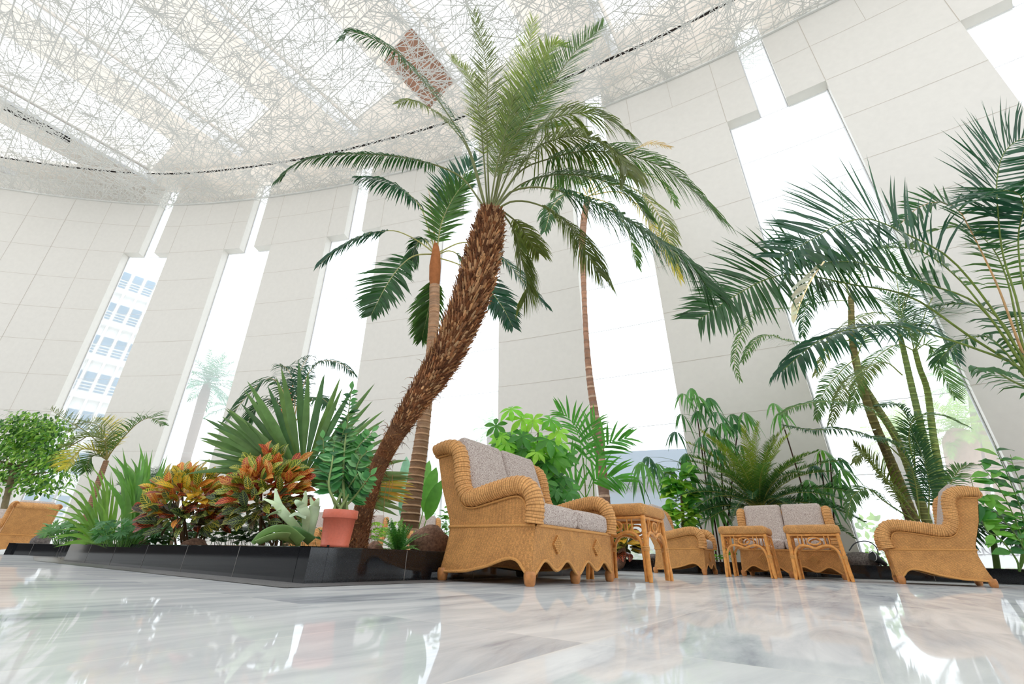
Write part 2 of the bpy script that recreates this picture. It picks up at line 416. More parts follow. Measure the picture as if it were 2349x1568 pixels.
# windows
for n, w in enumerate(WIN, 1):
    g = MB(); T = arange(w[0], w[3], .9); T2 = arange(w[1], w[2], .9)
    g.grid([[WP(t, z, .5) for t in T] for z in (0, ZR(2)+.05)])
    g.grid([[WP(t, z, .5) for t in T2] for z in (ZR(2)+.05, ZT)])
    o = struct('window_%d' % n, g, 'glass')
    f = MB()
    for k in range(0, 11):
        a, b = (w[1], w[2]) if k < 2 else (w[0], w[3]); z = ZR(k)
        for t0, t1 in zip(arange(a, b, 1)[:-1], arange(a, b, 1)[1:]):
            f.tube([WP(t0, z, .47), WP(t1, z, .47)], .011, 4, cap=False)
    for t, z0, z1 in ((w[0], 0, ZR(2)), (w[3], 0, ZR(2)), (w[1], ZR(2), ZT), (w[2], ZR(2), ZT)):
        e = .03 if t in (w[0], w[1]) else -.03
        f.tube([WP(t+e, z0, .47), WP(t+e, z1, .47)], .03, 4, cap=False)
    for t in ((w[0]+.95, w[0]+1.55) if n == 4 else (w[0]+1.9,) if n in (1, 6) else ()):
        f.tube([WP(t, 0, .46), WP(t, 2.55 if n == 4 else 3.2, .46)], .06, 4, cap=False)
    f.build('window_frame', 'frame', o)
# floor and the ground outside
mb = MB(); TT = arange(-18, 64, 1.0)
mb.grid([[V((p.x, min(-13, p.y-1), 0)) for p in (WP(t, 0, .5) for t in TT)], [WP(t, 0, .5) for t in TT]])
struct('floor', mb, 'marble')
M['paving'] = plain('pale outdoor paving', lin(214, 210, 202), .9, 3, .2, .1)
mb = MB(); mb.add([(-150, -60, -.06), (150, -60, -.06), (150, 160, -.06), (-150, 160, -.06)], [(0, 1, 2, 3)]); struct('ground', mb, 'paving')
# lobby wall behind the viewer
M['lobby'] = plain('dim brown lobby wall', lin(140, 138, 136), .8)
mb = MB(); mb.box((-5, -13.2, 5.6), (110, .3, 5.8)); struct('wall_front', mb, 'lobby')
M['lobbydark'] = plain('dark panelling for granite reflections', lin(50, 42, 38), .6)
mb = MB(); mb.box((-5, -13.1, 1.35), (110, .4, 2.7)); struct('trim_9', mb, 'lobbydark')  # unseen lower wall band, made dark for the granite's reflections

mb = MB(); mb.box((-20.5, 0, 1.35), (.4, 26, 2.7)); struct('trim_11', mb, 'lobbydark')  # unseen partition added so the granite edging mirrors something dark
mb = MB(); mb.box((-36.3, 3.5, 4.2), (.3, 33, 3.0)); struct('wall_left', mb, 'lobby')
# ------------------------------------------------------------------ ceiling: perforated screen, roof slab, skylights
UA = R_(54.5)
uv2 = lambda u, v, z: V((u*math.cos(UA)-v*math.sin(UA), u*math.sin(UA)+v*math.cos(UA), z))
PU, PV = 1.42, 2.84
def variant(seed):
    rnd = random.Random(seed); L = []
    hubs = [(rnd.uniform(.1, .9)*PU, rnd.uniform(.1, .9)*PV) for _ in range(4)]
    def clip(x, y, a):
        c, s = math.cos(a), math.sin(a); t0, t1 = -9, 9
        for p, d, m in ((x, c, PU), (y, s, PV)):
            if abs(d) < 1e-6: continue
            q0, q1 = sorted(((0-p)/d, (m-p)/d)); t0, t1 = max(t0, q0), min(t1, q1)
        return (x+c*t0, y+s*t0, x+c*t1, y+s*t1)
    for h in hubs:
        for k in range(5): L.append(clip(h[0], h[1], math.pi*(k+rnd.uniform(.1, .9))/5)+(rnd.uniform(.024, .036),))
    for k in range(26): L.append(clip(rnd.uniform(0, PU), rnd.uniform(0, PV), rnd.uniform(0, math.pi))+(rnd.uniform(.018, .03),))
    return L
VAR = [variant(s) for s in (3, 11, 25, 40)]
mb = MB(); TH = .012
def bar(u0, v0, u1, v1, w, z):
    dx, dy = u1-u0, v1-v0; l = math.hypot(dx, dy)
    if l < .05: return
    nx, ny = -dy/l*w/2, dx/l*w/2
    a = [uv2(u0+nx, v0+ny, z), uv2(u1+nx, v1+ny, z), uv2(u1-nx, v1-ny, z), uv2(u0-nx, v0-ny, z)]
    b = [p+V((0, 0, TH)) for p in a]
    mb.add(a+b, [(0, 1, 2, 3), (7, 6, 5, 4), (0, 4, 5, 1), (2, 6, 7, 3)])
rnd = random.Random(5)
for i in range(-14, 20):
    for j in range(-8, 20):
        u, v = .04+i*PU, j*PV
        c = uv2(u+PU/2, v+PV/2, ZC)
        d = math.hypot(c.x-CW[0], c.y-CW[1]); th = math.degrees(math.atan2(c.x-CW[0], c.y-CW[1]))
        if c.y < 5.5 or d > RW+LEAN*20+dr(th)+1.2 or th < -16 or th > 62: continue
        L = VAR[rnd.randrange(4)]; fu, fv = rnd.random() < .5, rnd.random() < .5
        for a, b, c2, d2, w in L:
            if fu: a, c2 = PU-a, PU-c2
            if fv: b, d2 = PV-b, PV-d2
            bar(u+a, v+b, u+c2, v+d2, w, ZC+rnd.uniform(0, .004))
        bar(u, v, u, v+PV, .05, ZC-.003); bar(u+PU/2, v, u+PU/2, v+PV, .03, ZC-.003); bar(u, v, u+PU, v, .03, ZC-.002)
struct('ceiling', mb, 'screen')
ZS = 21.95; KS = (ZS-CAMH)/(ZC-CAMH)
bands = [(-19.7, -16.5, 11), (-13.3, -10.1, 12), (-6.9, -3.7, 12), (-.5, 2.7, 10.8), (5.9, 9.1, 9.2), (12.3, 15.5, 7.1), (18.6, 21.9, 4.3), (25.0, 28.3, 2.4), (31.5, 34.8, .5)]
bands = [(a*KS, b*KS, e*KS) for a, b, e in bands]
mb = MB(); mb2 = MB()
def uend(v, z):
    r = lambda u: uv2(u, v, z)
    u = -30.0
    while u < 60:
        p = r(u); d = math.hypot(p.x-CW[0], p.y-CW[1]); th = math.degrees(math.atan2(p.x-CW[0], p.y-CW[1]))
        if p.y > 0 and d > RW+LEAN*(z-CAMH)+dr(max(-20, min(64, th)))+.3: break
        u += .1
    return min(u, 40)
def rect(m, u0, u1, v0, v1, z, mi=0):
    vv = arange(v0, v1, 1.0)
    if u1 > 30: m.grid([[uv2(u0, v, z), uv2(max(u0, uend(v, z)), v, z)] for v in vv], mi)
    else: m.add([uv2(u0, v0, z), uv2(u1, v0, z), uv2(u1, v1, z), uv2(u0, v1, z)], [(0, 1, 2, 3)], mi)
pv = -24
for a, b, e in bands+[(44, 44, 0)]:
    rect(mb, -44, 34, pv, a, ZS)
    if b > a:
        rect(mb, e, 34, a, b, ZS)
        for vv in (a, b): mb.add([uv2(-44, vv, ZS), uv2(e, vv, ZS), uv2(e, vv, ZS+.9), uv2(-44, vv, ZS+.9)], [(0, 1, 2, 3)])
        mb.add([uv2(e, a, ZS), uv2(e, b, ZS), uv2(e, b, ZS+.9), uv2(e, a, ZS+.9)], [(0, 1, 2, 3)])
        m3 = uv2(-4.5, b+.3, ZS-.35); mb2.box(m3, (2*(e+5.0), .3, .5), UA)   # white roof beam beside each skylight
    pv = b
struct('trim_2', mb, 'slab')
struct('trim_3', mb2, 'frame')
# soffit and dark slot near the wall
mb = MB(); T = arange(-17, 63, .8)
mb.grid([[WP(t, 21.6, -1.2) for t in T], [WP(t, 21.6, .3) for t in T]])
mb.grid([[WP(t, 21.6, -1.2) for t in T], [WP(t, ZS, -1.2) for t in T]])
struct('trim_4', mb, 'slab')
M['brownslab'] = plain('unlit brown timber soffit', lin(150, 112, 92), .8, 2, .1, .3)  # timber brown with its unlit tone put into the colour
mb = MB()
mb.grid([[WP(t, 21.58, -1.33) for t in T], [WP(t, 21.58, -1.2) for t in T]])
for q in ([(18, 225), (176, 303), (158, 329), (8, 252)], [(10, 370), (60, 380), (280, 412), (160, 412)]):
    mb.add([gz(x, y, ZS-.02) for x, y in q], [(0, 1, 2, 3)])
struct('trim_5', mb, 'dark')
mb = MB()
for q in ([(945, 60), (1062, 165), (985, 250), (880, 140)], [(1330, 195), (1500, 110), (1720, 10), (1800, 0), (1660, 40), (1460, 140), (1330, 212)]):
    p = [gz(x, y, ZS-.02) for x, y in q]; mb.add(p, [tuple(range(len(p)))])
struct('trim_6', mb, 'brownslab')
mb = MB(); mb.tube([WP(t_, ZC-.02, -.05) for t_ in arange(-17, 63, .6)], .06, 4, cap=False); struct('trim_10', mb, 'screen')

# ------------------------------------------------------------------ planting beds with polished black edging
PH = .232
def bed(name, label, poly, closed_edge, org):
    t = thing(name, label, 'planter', org)
    n = len(poly); s = MB(); cen = sum((V((p[0], p[1], 0)) for p in poly), V())/n
    e = MB(); jn = MB()
    for i in range(n):
        a, b = V((*poly[i], 0)), V((*poly[(i+1) % n], 0))
        if i not in closed_edge: continue
        d = (b-a).normalized(); nrm = V((d.y, -d.x, 0))
        if nrm.dot(cen-a) > 0: nrm = -nrm
        inn = nrm*-.14; zt = V((0, 0, PH)); ch = .006
        rows = [[p+V((0, 0, 0)) for p in (a, b)], [p+V((0, 0, PH-ch)) for p in (a, b)], [p-nrm*ch+zt for p in (a, b)],
                [p+inn+zt for p in (a-d*0, b+d*0)], [p+inn+V((0, 0, 0)) for p in (a, b)]]
        e.grid(rows)
        L = (b-a).length; k = int(L/1.05)
        for j in range(1, k+1):
            p = a+d*(L*j/(k+1))
            jn.box(p+nrm*.0005+V((0, 0, PH/2)), (.004, .003, PH-.01), math.atan2(d.y, d.x))
        0 and jn.box(a+nrm*.0005+V((0, 0, PH/2)), (.008, .004, PH-.008), math.atan2(d.y, d.x))
    s.add([(p[0]+(cen.x-p[0])*.012, p[1]+(cen.y-p[1])*.012, PH-.03) for p in poly], [tuple(range(n))])
    e.build('granite_edging', 'granite', t, org, smooth=False); jn.build('tile_joint', 'joint', t, org, smooth=False)
    s.build('soil', 'soil', t, org, smooth=False)
    return t
A_ = (-1.37, 3.35)
ISL = [A_, (1.77, 7.75), (-1.9, 10.35), (-8.5, 12.2), (-10.93, 10.58), (-9.26, 9.92), (-6.38, 7.02)]
bed('planter', 'island planting bed edged in polished black granite on the left', ISL, range(7), (*A_, 0))
wallpts = [tuple(WP(t, 0, -.25)[:2]) for t in (60, 54, 48, 42, 36, 31, 28)]
FAR = [(2.3, 10.95), (7.1, 9.2), (8.4, 8.3), (11.2, 6.2), (15.0, 4.4)]+wallpts
bed('planter', 'long planting bed with black edging under the right hand windows', FAR, (0, 1, 2, 3, 11), (2.3, 10.95, 0))
def border(poly, w=.3):
    m = MB(); n = len(poly); out = []
    for i in range(n):
        p = V((*poly[i], 0)); a = V((*poly[i-1], 0)) if i else p-(V((*poly[1], 0))-p); b = V((*poly[i+1], 0)) if i < n-1 else p+(p-a)
        d0, d1 = (p-a).normalized(), (b-p).normalized(); n0, n1 = V((d0.y, -d0.x, 0)), V((d1.y, -d1.x, 0))
        m2 = (n0+n1).normalized(); out.append((p, p+m2*(w/max(.3, m2.dot(n0)))))
    m.grid([[a+V((0, 0, .003)) for a, b in out], [b+V((0, 0, .003)) for a, b in out]])
    return m
struct('trim_7', border([(-9.26, 9.92), (-6.38, 7.02), A_, (1.77, 7.75)]), 'greyborder')
struct('trim_8', border(FAR[:5]), 'greyborder')

# ------------------------------------------------------------------ light
for i, (u, v) in enumerate(((4, 9.5), (1, 22), (7, -3))):  # added fill lamps above the screen, brightening the roof slab
    ld = bpy.data.lights.new('slab_fill_light', 'AREA'); ld.shape = 'RECTANGLE'; ld.size = 18; ld.size_y = 12; ld.energy = 330; ld.color = (1, .975, .95)
    lo = bpy.data.objects.new('slab_fill_light', ld); COL.objects.link(lo); lo.location = uv2(u, v, 20.75); lo.rotation_euler = (math.pi, 0, UA)
w = bpy.data.worlds.new('sky'); SC.world = w; w.use_nodes = True
bg = w.node_tree.nodes['Background']; bg.inputs[0].default_value = (.93, .97, 1.0, 1); bg.inputs[1].default_value = 3.0
SC.view_settings.view_transform = 'Standard'; SC.view_settings.look = 'None'; SC.view_settings.gamma = 1
SC.view_settings.exposure = -0.42
SC.cycles.max_bounces = 8; SC.cycles.transparent_max_bounces = 12; SC.cycles.use_denoising = True
SC.cycles.sample_clamp_indirect = 8
# ------------------------------------------------------------------ wicker furniture
ZK, DK = 1.24, 1.04
REAR = [(.05, .935), (.15, .90), (.30, .876), (.40, .90), (.637, 1.026), (.87, 1.11), (1.0, 1.15)]
def lerp(tab, x):
    if x <= tab[0][0]: return tab[0][1]
    for (a, p), (b, q) in zip(tab, tab[1:]):
        if x <= b: return p+(q-p)*(x-a)/(b-a)
    return tab[-1][1]
ARM = [(.0, .36), (-.012, .46), (.01, .54), (.065, .592), (.16, .61), (.30, .598), (.465, .572), (.60, .547), (.69, .557), (.745, .62), (.775, .70), (.80, .82), (.845, .905), (.93, .945), (1.04, .95), (1.14, .935)]
SIDEB = [(0, .06), (.06, .075), (.13, .14), (.2, .155), (.28, .145), (.45, .10), (.65, .068), (.95, .055)]
def rbox(mb, half, r, mat=None, n=8, bulge=0.0, mi=0, uvk=True):
    """rounded, slightly bulging box; welded, with planar uv in metres"""
    hx, hy, hz = half; idx = {}; vs = []; fs = []; uv = []
    def vert(p):
        q = V((p[0]*hx, p[1]*hy, p[2]*hz)); inn = V([max(-(h-r), min(h-r, c)) for c, h in zip(q, half)])
        d = q-inn; q = inn+d.normalized()*r if d.length > 1e-9 else q
        if bulge: q.z += bulge*(1-p[0]**2)*(1-p[1]**2)*(1 if p[2] > 0 else -1)*abs(p[2])
        k = tuple(round(c, 6) for c in q)
        if k not in idx:
            idx[k] = len(vs); vs.append(q)
        return idx[k]
    g = [-1+2*i/n for i in range(n+1)]
    # denser near the edges
    g = [math.copysign(abs(t)**.7, t) for t in g]
    for ax in range(3):
        for s in (-1, 1):
            for i in range(n):
                for j in range(n):
                    q = []
                    for a, b in ((i, j), (i+1, j), (i+1, j+1), (i, j+1)):
                        p = [0, 0, 0]; p[ax] = s; p[(ax+1) % 3] = g[a]; p[(ax+2) % 3] = g[b]; q.append(vert(p))
                    if s < 0: q = q[::-1]
                    if len(set(q)) < 3: continue
                    fs.append((tuple(dict.fromkeys(q)), ax))
    o = len(mb.v); t = mat or Matrix.Identity(4)
    mb.v += [tuple(t@v) for v in vs]
    for f, ax in fs:
        mb.f.append([i+o for i in f]); mb.m.append(mi); mb.c.append((1, 1, 1)); mb.c2.append((1, 1, 1))
        def pick(v): return (v.y, v.z) if ax == 0 else (v.x, v.z) if ax == 1 else (v.x, v.y)
        mb.uv.append([pick(vs[i]) for i in f] if uvk else None)
def wicker_seat(name, label, cat, w, n, group=None):
    t = thing(name, label, cat, (0, 0, 0), 0, group)
    hw = w/2; S = lambda x, d, z: V((x, d*DK, z*ZK))
    # skirt below the seat rail
    m = MB(); per = []
    nx = 32*n
    for i in range(nx+1):
        q = i/nx; tt = (q*n) % 1 if i < nx else 0.0
        per.append((-hw+w*q, 0, .108-.036*math.cos(4*math.pi*tt)+.014*math.cos(2*math.pi*tt)*-1, 'f'))
    for i in range(1, 33): d = .935*i/32; per.append((hw, d, lerp(SIDEB, d), 's'))
    for i in range(1, 25): per.append((hw-w*i/24, .935, .075-.018*math.cos(2*math.pi*i/24), 'r'))
    for i in range(1, 32): d = .935*(1-i/32); per.append((-hw, d, lerp(SIDEB, d), 's'))
    per.append(per[0]); rows = []; uvs = []; s = 0; lows = []
    for k in range(9):
        r = []; uu = []; s = 0
        for i, (x, d, zb, kind) in enumerate(per):
            z = .352+(zb-.352)*k/8; q = k/8
            x2 = math.copysign(abs(x)-.035*(1-q)**1.5*(abs(x)/hw), x); d2 = d
            f = d/.935
            d2 = (-.012*(1-q))*(1-f)+(lerp(REAR, z))*f
            p = S(x2, d2, z); r.append(p)
            if i: s += math.hypot(x-per[i-1][0], (d-per[i-1][1])*DK)
            uu.append((s, z*ZK))
        rows.append(r); uvs.append(uu)
    m.grid(rows, uvs=uvs); low = rows[-1]
    m.build('skirt', 'wicker', t)
    m = MB(); m.tube(low, .013, 6, cap=False); m.build('edge_braid', 'braid', t)
    m = MB(); m.tube(rows[0], .014, 6, cap=False); m.build('rail_braid', 'braid', t)
    # deck under the cushions
    m = MB(); xs = hw-.035
    m.add([S(-xs, -.01, .35), S(xs, -.01, .35), S(xs, .86, .35), S(-xs, .86, .35)], [(0, 1, 2, 3)], uvs=[(0, 0), (w, 0), (w, 1), (0, 1)]); m.build('seat_deck', 'wicker', t)
    # sides
    for sx in (-1, 1):
        m = MB(); x = sx*(hw-.035); rows = []; uv = []
        zz = [.35+.2*i/6 for i in range(7)]+[.56+.39*i/10 for i in range(11)]
        wing = [(.55, .70), (.62, .745), (.70, .775), (.82, .80), (.905, .845), (.95, .93)]
        for z in zz:
            a = .005 if z < .552 else lerp(wing, z); b = lerp(REAR, z)-.005
            rows.append([S(x, a+(b-a)*k/10, z) for k in range(11)]); uv.append([((a+(b-a)*k/10)*DK, z*ZK) for k in range(11)])
        m.grid(rows, uvs=uv); m.build('side_panel', 'wicker', t)
        m = MB(); P = catmull([S(sx*(hw-.03), d, z) for d, z in ARM], 260); L = 0; rad = []
        for i, p in enumerate(P):
            if i: L += (P[i]-P[i-1]).length
            k = 1.0 if i < 225 else 1-.25*(i-225)/35
            rad.append(.078*k*(1+.05*math.sin(2*math.pi*L/.045)))
        m.tube(P, rad, 16, uvs=True); m.build('arm_roll', 'wickroll', t)
        m = MB(); INN = [(.05, .36), (.07, .46), (.11, .52), (.2, .535), (.4, .505), (.62, .475), (.74, .50), (.82, .62), (.85, .82), (.9, .885), (1.0, .885), (1.1, .875)]
        m.tube(catmull([S(x+sx*.012, d, z) for d, z in INN], 60), .009, 6); m.build('arm_braid', 'braid', t)
    # back, outside and inside, and its rolled crest
    m = MB(); xs = hw-.04; X = [-xs+2*xs*i/20 for i in range(21)]
    zz = [.35+.54*i/10 for i in range(11)]
    m.grid([[S(x, lerp(REAR, z), z) for x in X] for z in zz], uvs=[[(x, z*ZK) for x in X] for z in zz])
    wz = [(.40, .70), (.56, .74), (.70, .80), (.93, .90)]
    m.grid([[S(x, lerp(wz, z), z) for x in X] for z in (.36, .56, .7, .93)], uvs=[[(x, z*ZK) for x in X] for z in (.36, .56, .7, .93)])
    m.build('back_panel', 'wicker', t)
    m = MB(); prof = catmull([S(0, d, z) for d, z in ((.84, .88), (.88, .965), (.97, .995), (1.08, .985), (1.155, .945), (1.165, .895), (1.12, .868), (1.06, .86))], 22)
    L = [0]
    for a, b in zip(prof, prof[1:]): L.append(L[-1]+(b-a).length)
    nX = 40*n; X = [-xs+2*xs*i/nX for i in range(nX+1)]
    m.grid([[V((x, p.y, p.z+.004*math.sin(2*math.pi*x/.045))) for x in X] for p in prof], uvs=[[(x, l) for x in X] for l in L])
    cp = sum(prof, V())/len(prof)
    for x in (X[0], X[-1]): m.add([V((x, p.y, p.z)) for p in prof], [tuple(range(len(prof)))], uvs=[(p.y, p.z) for p in prof])
    m.build('crest_roll', 'wickroll', t)
    # cushions
    cw = (w-.2)/n
    for i in range(n):
        cx = -w/2+.1+cw*(i+.5)
        m = MB(); rbox(m, (cw/2-.003, .335*DK, .075*ZK), .06, Matrix.Translation(S(cx, .30, .425)), 9, .018); m.build('seat_cushion', 'tweed', t)
        m = MB(); a = S(0, .72, .46); b = S(0, .965, 1.035); d = b-a; ang = math.atan2(d.y, d.z)
        mt = Matrix.Translation((a+b)/2+V((cx, -.02, 0)))@Matrix.Rotation(-ang, 4, 'X')@Matrix.Rotation(math.pi/2, 4, 'X')
        rbox(m, (cw/2-.003, d.length/2, .085), .06, mt, 9, .018); m.build('back_cushion', 'tweed', t)
        # lozenge of flat weave on the front
        m = MB(); fx = -w/2+w*(i+.5)/n
        for r in range(-4, 5):
            c = 4-abs(r)
            for k in range(-c, c+1):
                if (k+r) % 2: continue
                m.box(S(fx+k*.017, -.012, .245)+V((0, -.004, r*.0165)), (.026, .02, .0145))
        m.build('lozenge_inlay', 'braid', t, smooth=False)
    # feet
    fx = [-hw+w*i/n for i in range(n+1)]
    for x in fx:
        for d, z1 in ((.0, .075), (.93, .065)):
            if d > .5 and abs(x) < hw-.01: continue
            x2 = x*(1-.02/hw); m = MB(); prof = [(.0, .032), (.012, .042), (.045, .048), (.065, .048), (.085, .04)]
            c = S(x2, d+(.03 if d < .1 else -.02), 0); nn = 12
            m.grid([[c+V((r*math.cos(2*math.pi*k/nn), r*math.sin(2*math.pi*k/nn), z*1.2)) for k in range(nn)] for z, r in prof], close=True)
            m.add([c+V((.026*math.cos(2*math.pi*k/nn), .026*math.sin(2*math.pi*k/nn), 0)) for k in range(nn)], [tuple(range(nn))])
            m.build('foot', 'footwood', t)
    return t
def rattan_table(name, label, loc, rz, group=None):
    t = thing(name, label, 'table', loc, rz, group); H0 = .645; h = .335
    m = MB(); rbox(m, (.375, .375, .068), .055, Matrix.Translation((0, 0, H0+.062)), 10, .004); m.build('woven_top', 'wicker', t)
    m = MB()
    for sx in (-1, 1):
        m.tube([(sx*h, -h, H0-.02), (sx*h, h, H0-.02)], .016, 8); m.tube([(-h, sx*h, H0-.02), (h, sx*h, H0-.02)], .016, 8)
    m.build('top_frame', 'rattan', t)
    for sx in (-1, 1):
        for sy in (-1, 1):
            m = MB(); m.tube(catmull([(sx*(h-.01), sy*(h-.01), H0), (sx*h, sy*h, .35), (sx*(h+.01), sy*(h+.01), .12), (sx*(h+.02), sy*(h+.02), 0)], 10), [.027]*8+[.028, .02], 10)
            l = m.build('leg', 'rattan', t)
            b = MB(); c = V((sx*h, sy*h, .30))
            for z in (0, .016, .032): b.tube([c+V((math.cos(a)*.034-sx*.006, math.sin(a)*.034-sy*.006, z)) for a in [2*math.pi*k/12 for k in range(13)]], .008, 6, cap=False)
            b.build('cane_binding', 'braid', l)
    for q in range(4):
        rot = Matrix.Rotation(q*math.pi/2, 4, 'Z'); m = MB()
        P = [(-h+.03, 0), (-h+.035, .28), (-h+.06, .40), (-h+.13, .47), (-.12, .475), (-.05, .455), (0, .432)]
        full = P+[(-x, z) for x, z in P[:-1]][::-1]
        m.tube([rot@p for p in catmull([V((x, -h, max(z, .005))) for x, z in full], 50)], .0185, 8); m.build('arched_brace', 'rattan', t)
        m = MB(); m.tube([rot@V((.085*math.cos(a), -h, .54+.05*math.sin(a))) for a in [2*math.pi*k/24 for k in range(25)]], .012, 8, cap=False)
        m.build('oval_ring', 'rattan', t)
        for x in (-.2, -.145, .145, .2):
            m = MB(); m.tube([rot@V((x, -h, .47)), rot@V((x, -h, H0-.02))], .0085, 6); m.build('spindle', 'rattan', t)
    return t
UX, UY = math.cos(UA), math.sin(UA)
SW = 1.56
def on(p, du=0, dv=0): return (p[0]+UX*du-UY*dv, p[1]+UY*du+UX*dv, 0)
sofa = wicker_seat('wicker_sofa', 'large honey wicker two seat sofa with grey tweed cushions in front of the black edging', 'sofa', SW, 2)
sofa.location = on((.2, 3.75), SW/2); sofa.rotation_euler.z = UA
dup(sofa, on((4.35, 8.9), dv=-SW/2), UA-math.pi/2, 'wicker two seat sofa standing behind the pair of rattan tables')
dup(sofa, (-16.75, 15.3, 0), R_(25), 'wicker sofa cut by the left picture edge, its pale cushions facing the viewer')
AW = .92
ch = wicker_seat('wicker_armchair', 'wicker armchair seen from its side at the far right', 'armchair', AW, 1)
ch.location = (5.77, 7.17, 0); ch.rotation_euler.z = UA+math.pi
dup(ch, on((3.72, 9.0), AW/2), UA, 'wicker armchair half hidden behind the near rattan table')
dup(ch, (-13.75, 13.3, 0), UA+math.pi, 'wicker armchair at the far left showing its woven back')
dup(ch, (-2.2, 13.2, 0), R_(20), 'small distant wicker armchair seen between the ringed trunk and the sofa back')
dup(ch, (-5.6, 12.9, 0), R_(-15), 'distant wicker armchair glimpsed behind the yellow croton')
dup(ch, (-4.0, 13.4, 0), R_(10), 'distant wicker armchair glimpsed behind the red and orange croton')
t1 = rattan_table('rattan_table', 'square rattan table with woven top right beside the big sofa', on((1.49, 5.01), .355, .355), UA)
dup(t1, on((4.25, 7.65), .355, .355), UA, 'left one of the two rattan tables in front of the far sofa')
dup(t1, on((4.45, 7.45), .355, -.355), UA, 'right one of the two rattan tables in front of the far sofa')
dup(t1, (-15.6, 14.3, 0), UA, 'rattan table at the left picture edge beside the armchair back')
# ------------------------------------------------------------------ palms
def PX(lst, Y0, Y1=None, cap=None):
    """points of the photograph given a depth running from Y0 at the first to Y1 at the last"""
    Y1 = Y0 if Y1 is None else Y1; n = len(lst)
    return [at(x, y, Y0+(Y1-Y0)*(i/(n-1))**1.2) for i, (x, y) in enumerate(lst)]
def fr(parent, org, pts, name='frond', **k):
    m = MB(); frond(m, pts, **k); return m.build(name, 'leaf', parent, org)
OLIVE = col(94, 106, 52); LIME = col(116, 132, 50); DKG = col(44, 82, 46); MIDG = col(70, 102, 50); BLUEG = col(36, 76, 58); YEL = col(172, 160, 60); TAN = col(190, 160, 112)

# --- the tall leaning palm with the shaggy trunk
Yb, Yc = 4.3, 3.85
tp = [(816, 1252), (828, 1200), (844, 1140), (866, 1075), (905, 1000), (958, 915), (1005, 845), (1045, 770), (1078, 690), (1102, 610), (1118, 540), (1128, 485)]
tpts = PX(tp, Yb, Yc); tw = [27, 22, 19, 21, 26, 33, 36, 38, 39, 38, 34, 26]
t = thing('leaning_palm', 'tall leaning palm with a shaggy brown trunk rising behind the terracotta pot', 'palm tree', tpts[0])
ORG = tpts[0]; tpts[0] = tpts[0]-V((0, 0, .06))
P = catmull(tpts, 60); rad = []
for i, p in enumerate(P):
    x = i/59*(len(tw)-1); k = int(min(x, len(tw)-2)); rad.append((tw[k]+(tw[k+1]-tw[k])*(x-k))*mpp(p)*.97)
m = MB()
m.tube(P, rad, 14, tints=[jit(col(112, 74, 50), .25) for _ in P])
for i in range(3400):
    u = i/3400; x = u*58.9; k = int(x); p = P[k].lerp(P[k+1], x-k); T = (P[k+1]-P[k]).normalized()
    a = i*2.39996; e1 = T.orthogonal().normalized(); e2 = T.cross(e1); o = e1*math.cos(a)+e2*math.sin(a); r = rad[k]
    L = r*random.uniform(.28, .55)*(1.0 if u > .3 else .6); wd = r*random.uniform(.05, .125)*(1 if u > .3 else .6)
    d = (T*.8+o*random.uniform(.25, .8)).normalized(); sd = T.cross(o).normalized(); b = p+o*r*.96-T*L*.4
    th = o*wd*.5; tip = b+d*L; c = jit(random.choice([col(172, 122, 86), col(146, 98, 66), col(206, 160, 116), col(110, 72, 50)]), .2)
    m.add([b-sd*wd, b+sd*wd, tip+sd*wd*.6, tip-sd*wd*.6, b-sd*wd*.6+th, b+sd*wd*.6+th, tip+sd*wd*.4+th*.8, tip-sd*wd*.4+th*.8],
          [(0, 1, 2, 3), (4, 5, 6, 7), (0, 4, 7, 3), (1, 5, 6, 2), (3, 2, 6, 7)], 0, c)
for i in range(900):                                      # loose fibres
    x = random.random()**.8*57; k = int(x); p = P[k]; T = (P[k+1]-P[k]).normalized(); a = random.uniform(0, 6.28)
    e1 = T.orthogonal().normalized(); o = e1*math.cos(a)+T.cross(e1)*math.sin(a); r = rad[k]
    q = p+o*r*1.05; d = (rvec()+o*.6).normalized(); pts = [q]; L = random.uniform(.03, .12)
    for s in range(3): q = q+d*(L/3); d = (d+rvec()*.6+V((0, 0, -.3))).normalized(); pts.append(q)
    m.tube(pts, [.0035, .003, .002, .001], 3, 0, jit(random.choice([col(150, 104, 62), col(100, 66, 42)]), .2), cap=False)
for x, y, x2, y2 in ((888, 1105, 880, 1182), (893, 1100, 888, 1150), (900, 1090, 897, 1128), (1018, 850, 1008, 930), (1052, 800, 1060, 850)):
    a = at(x, y, 4.2); b = at(x2, y2, 4.15); m.tube([a, a.lerp(b, .5)+rvec()*.02, b], [.004, .003, .0015], 4, 0, col(150, 110, 74))
m.build('trunk', 'bark', t, ORG)
hs = V((0, -.5, 1)); hv = V((.1, -1, .25))
big = dict(L=.5, n=104, w=.02, droop=.1, start=.24, rr=.013, tipk=.5, jag=.2)
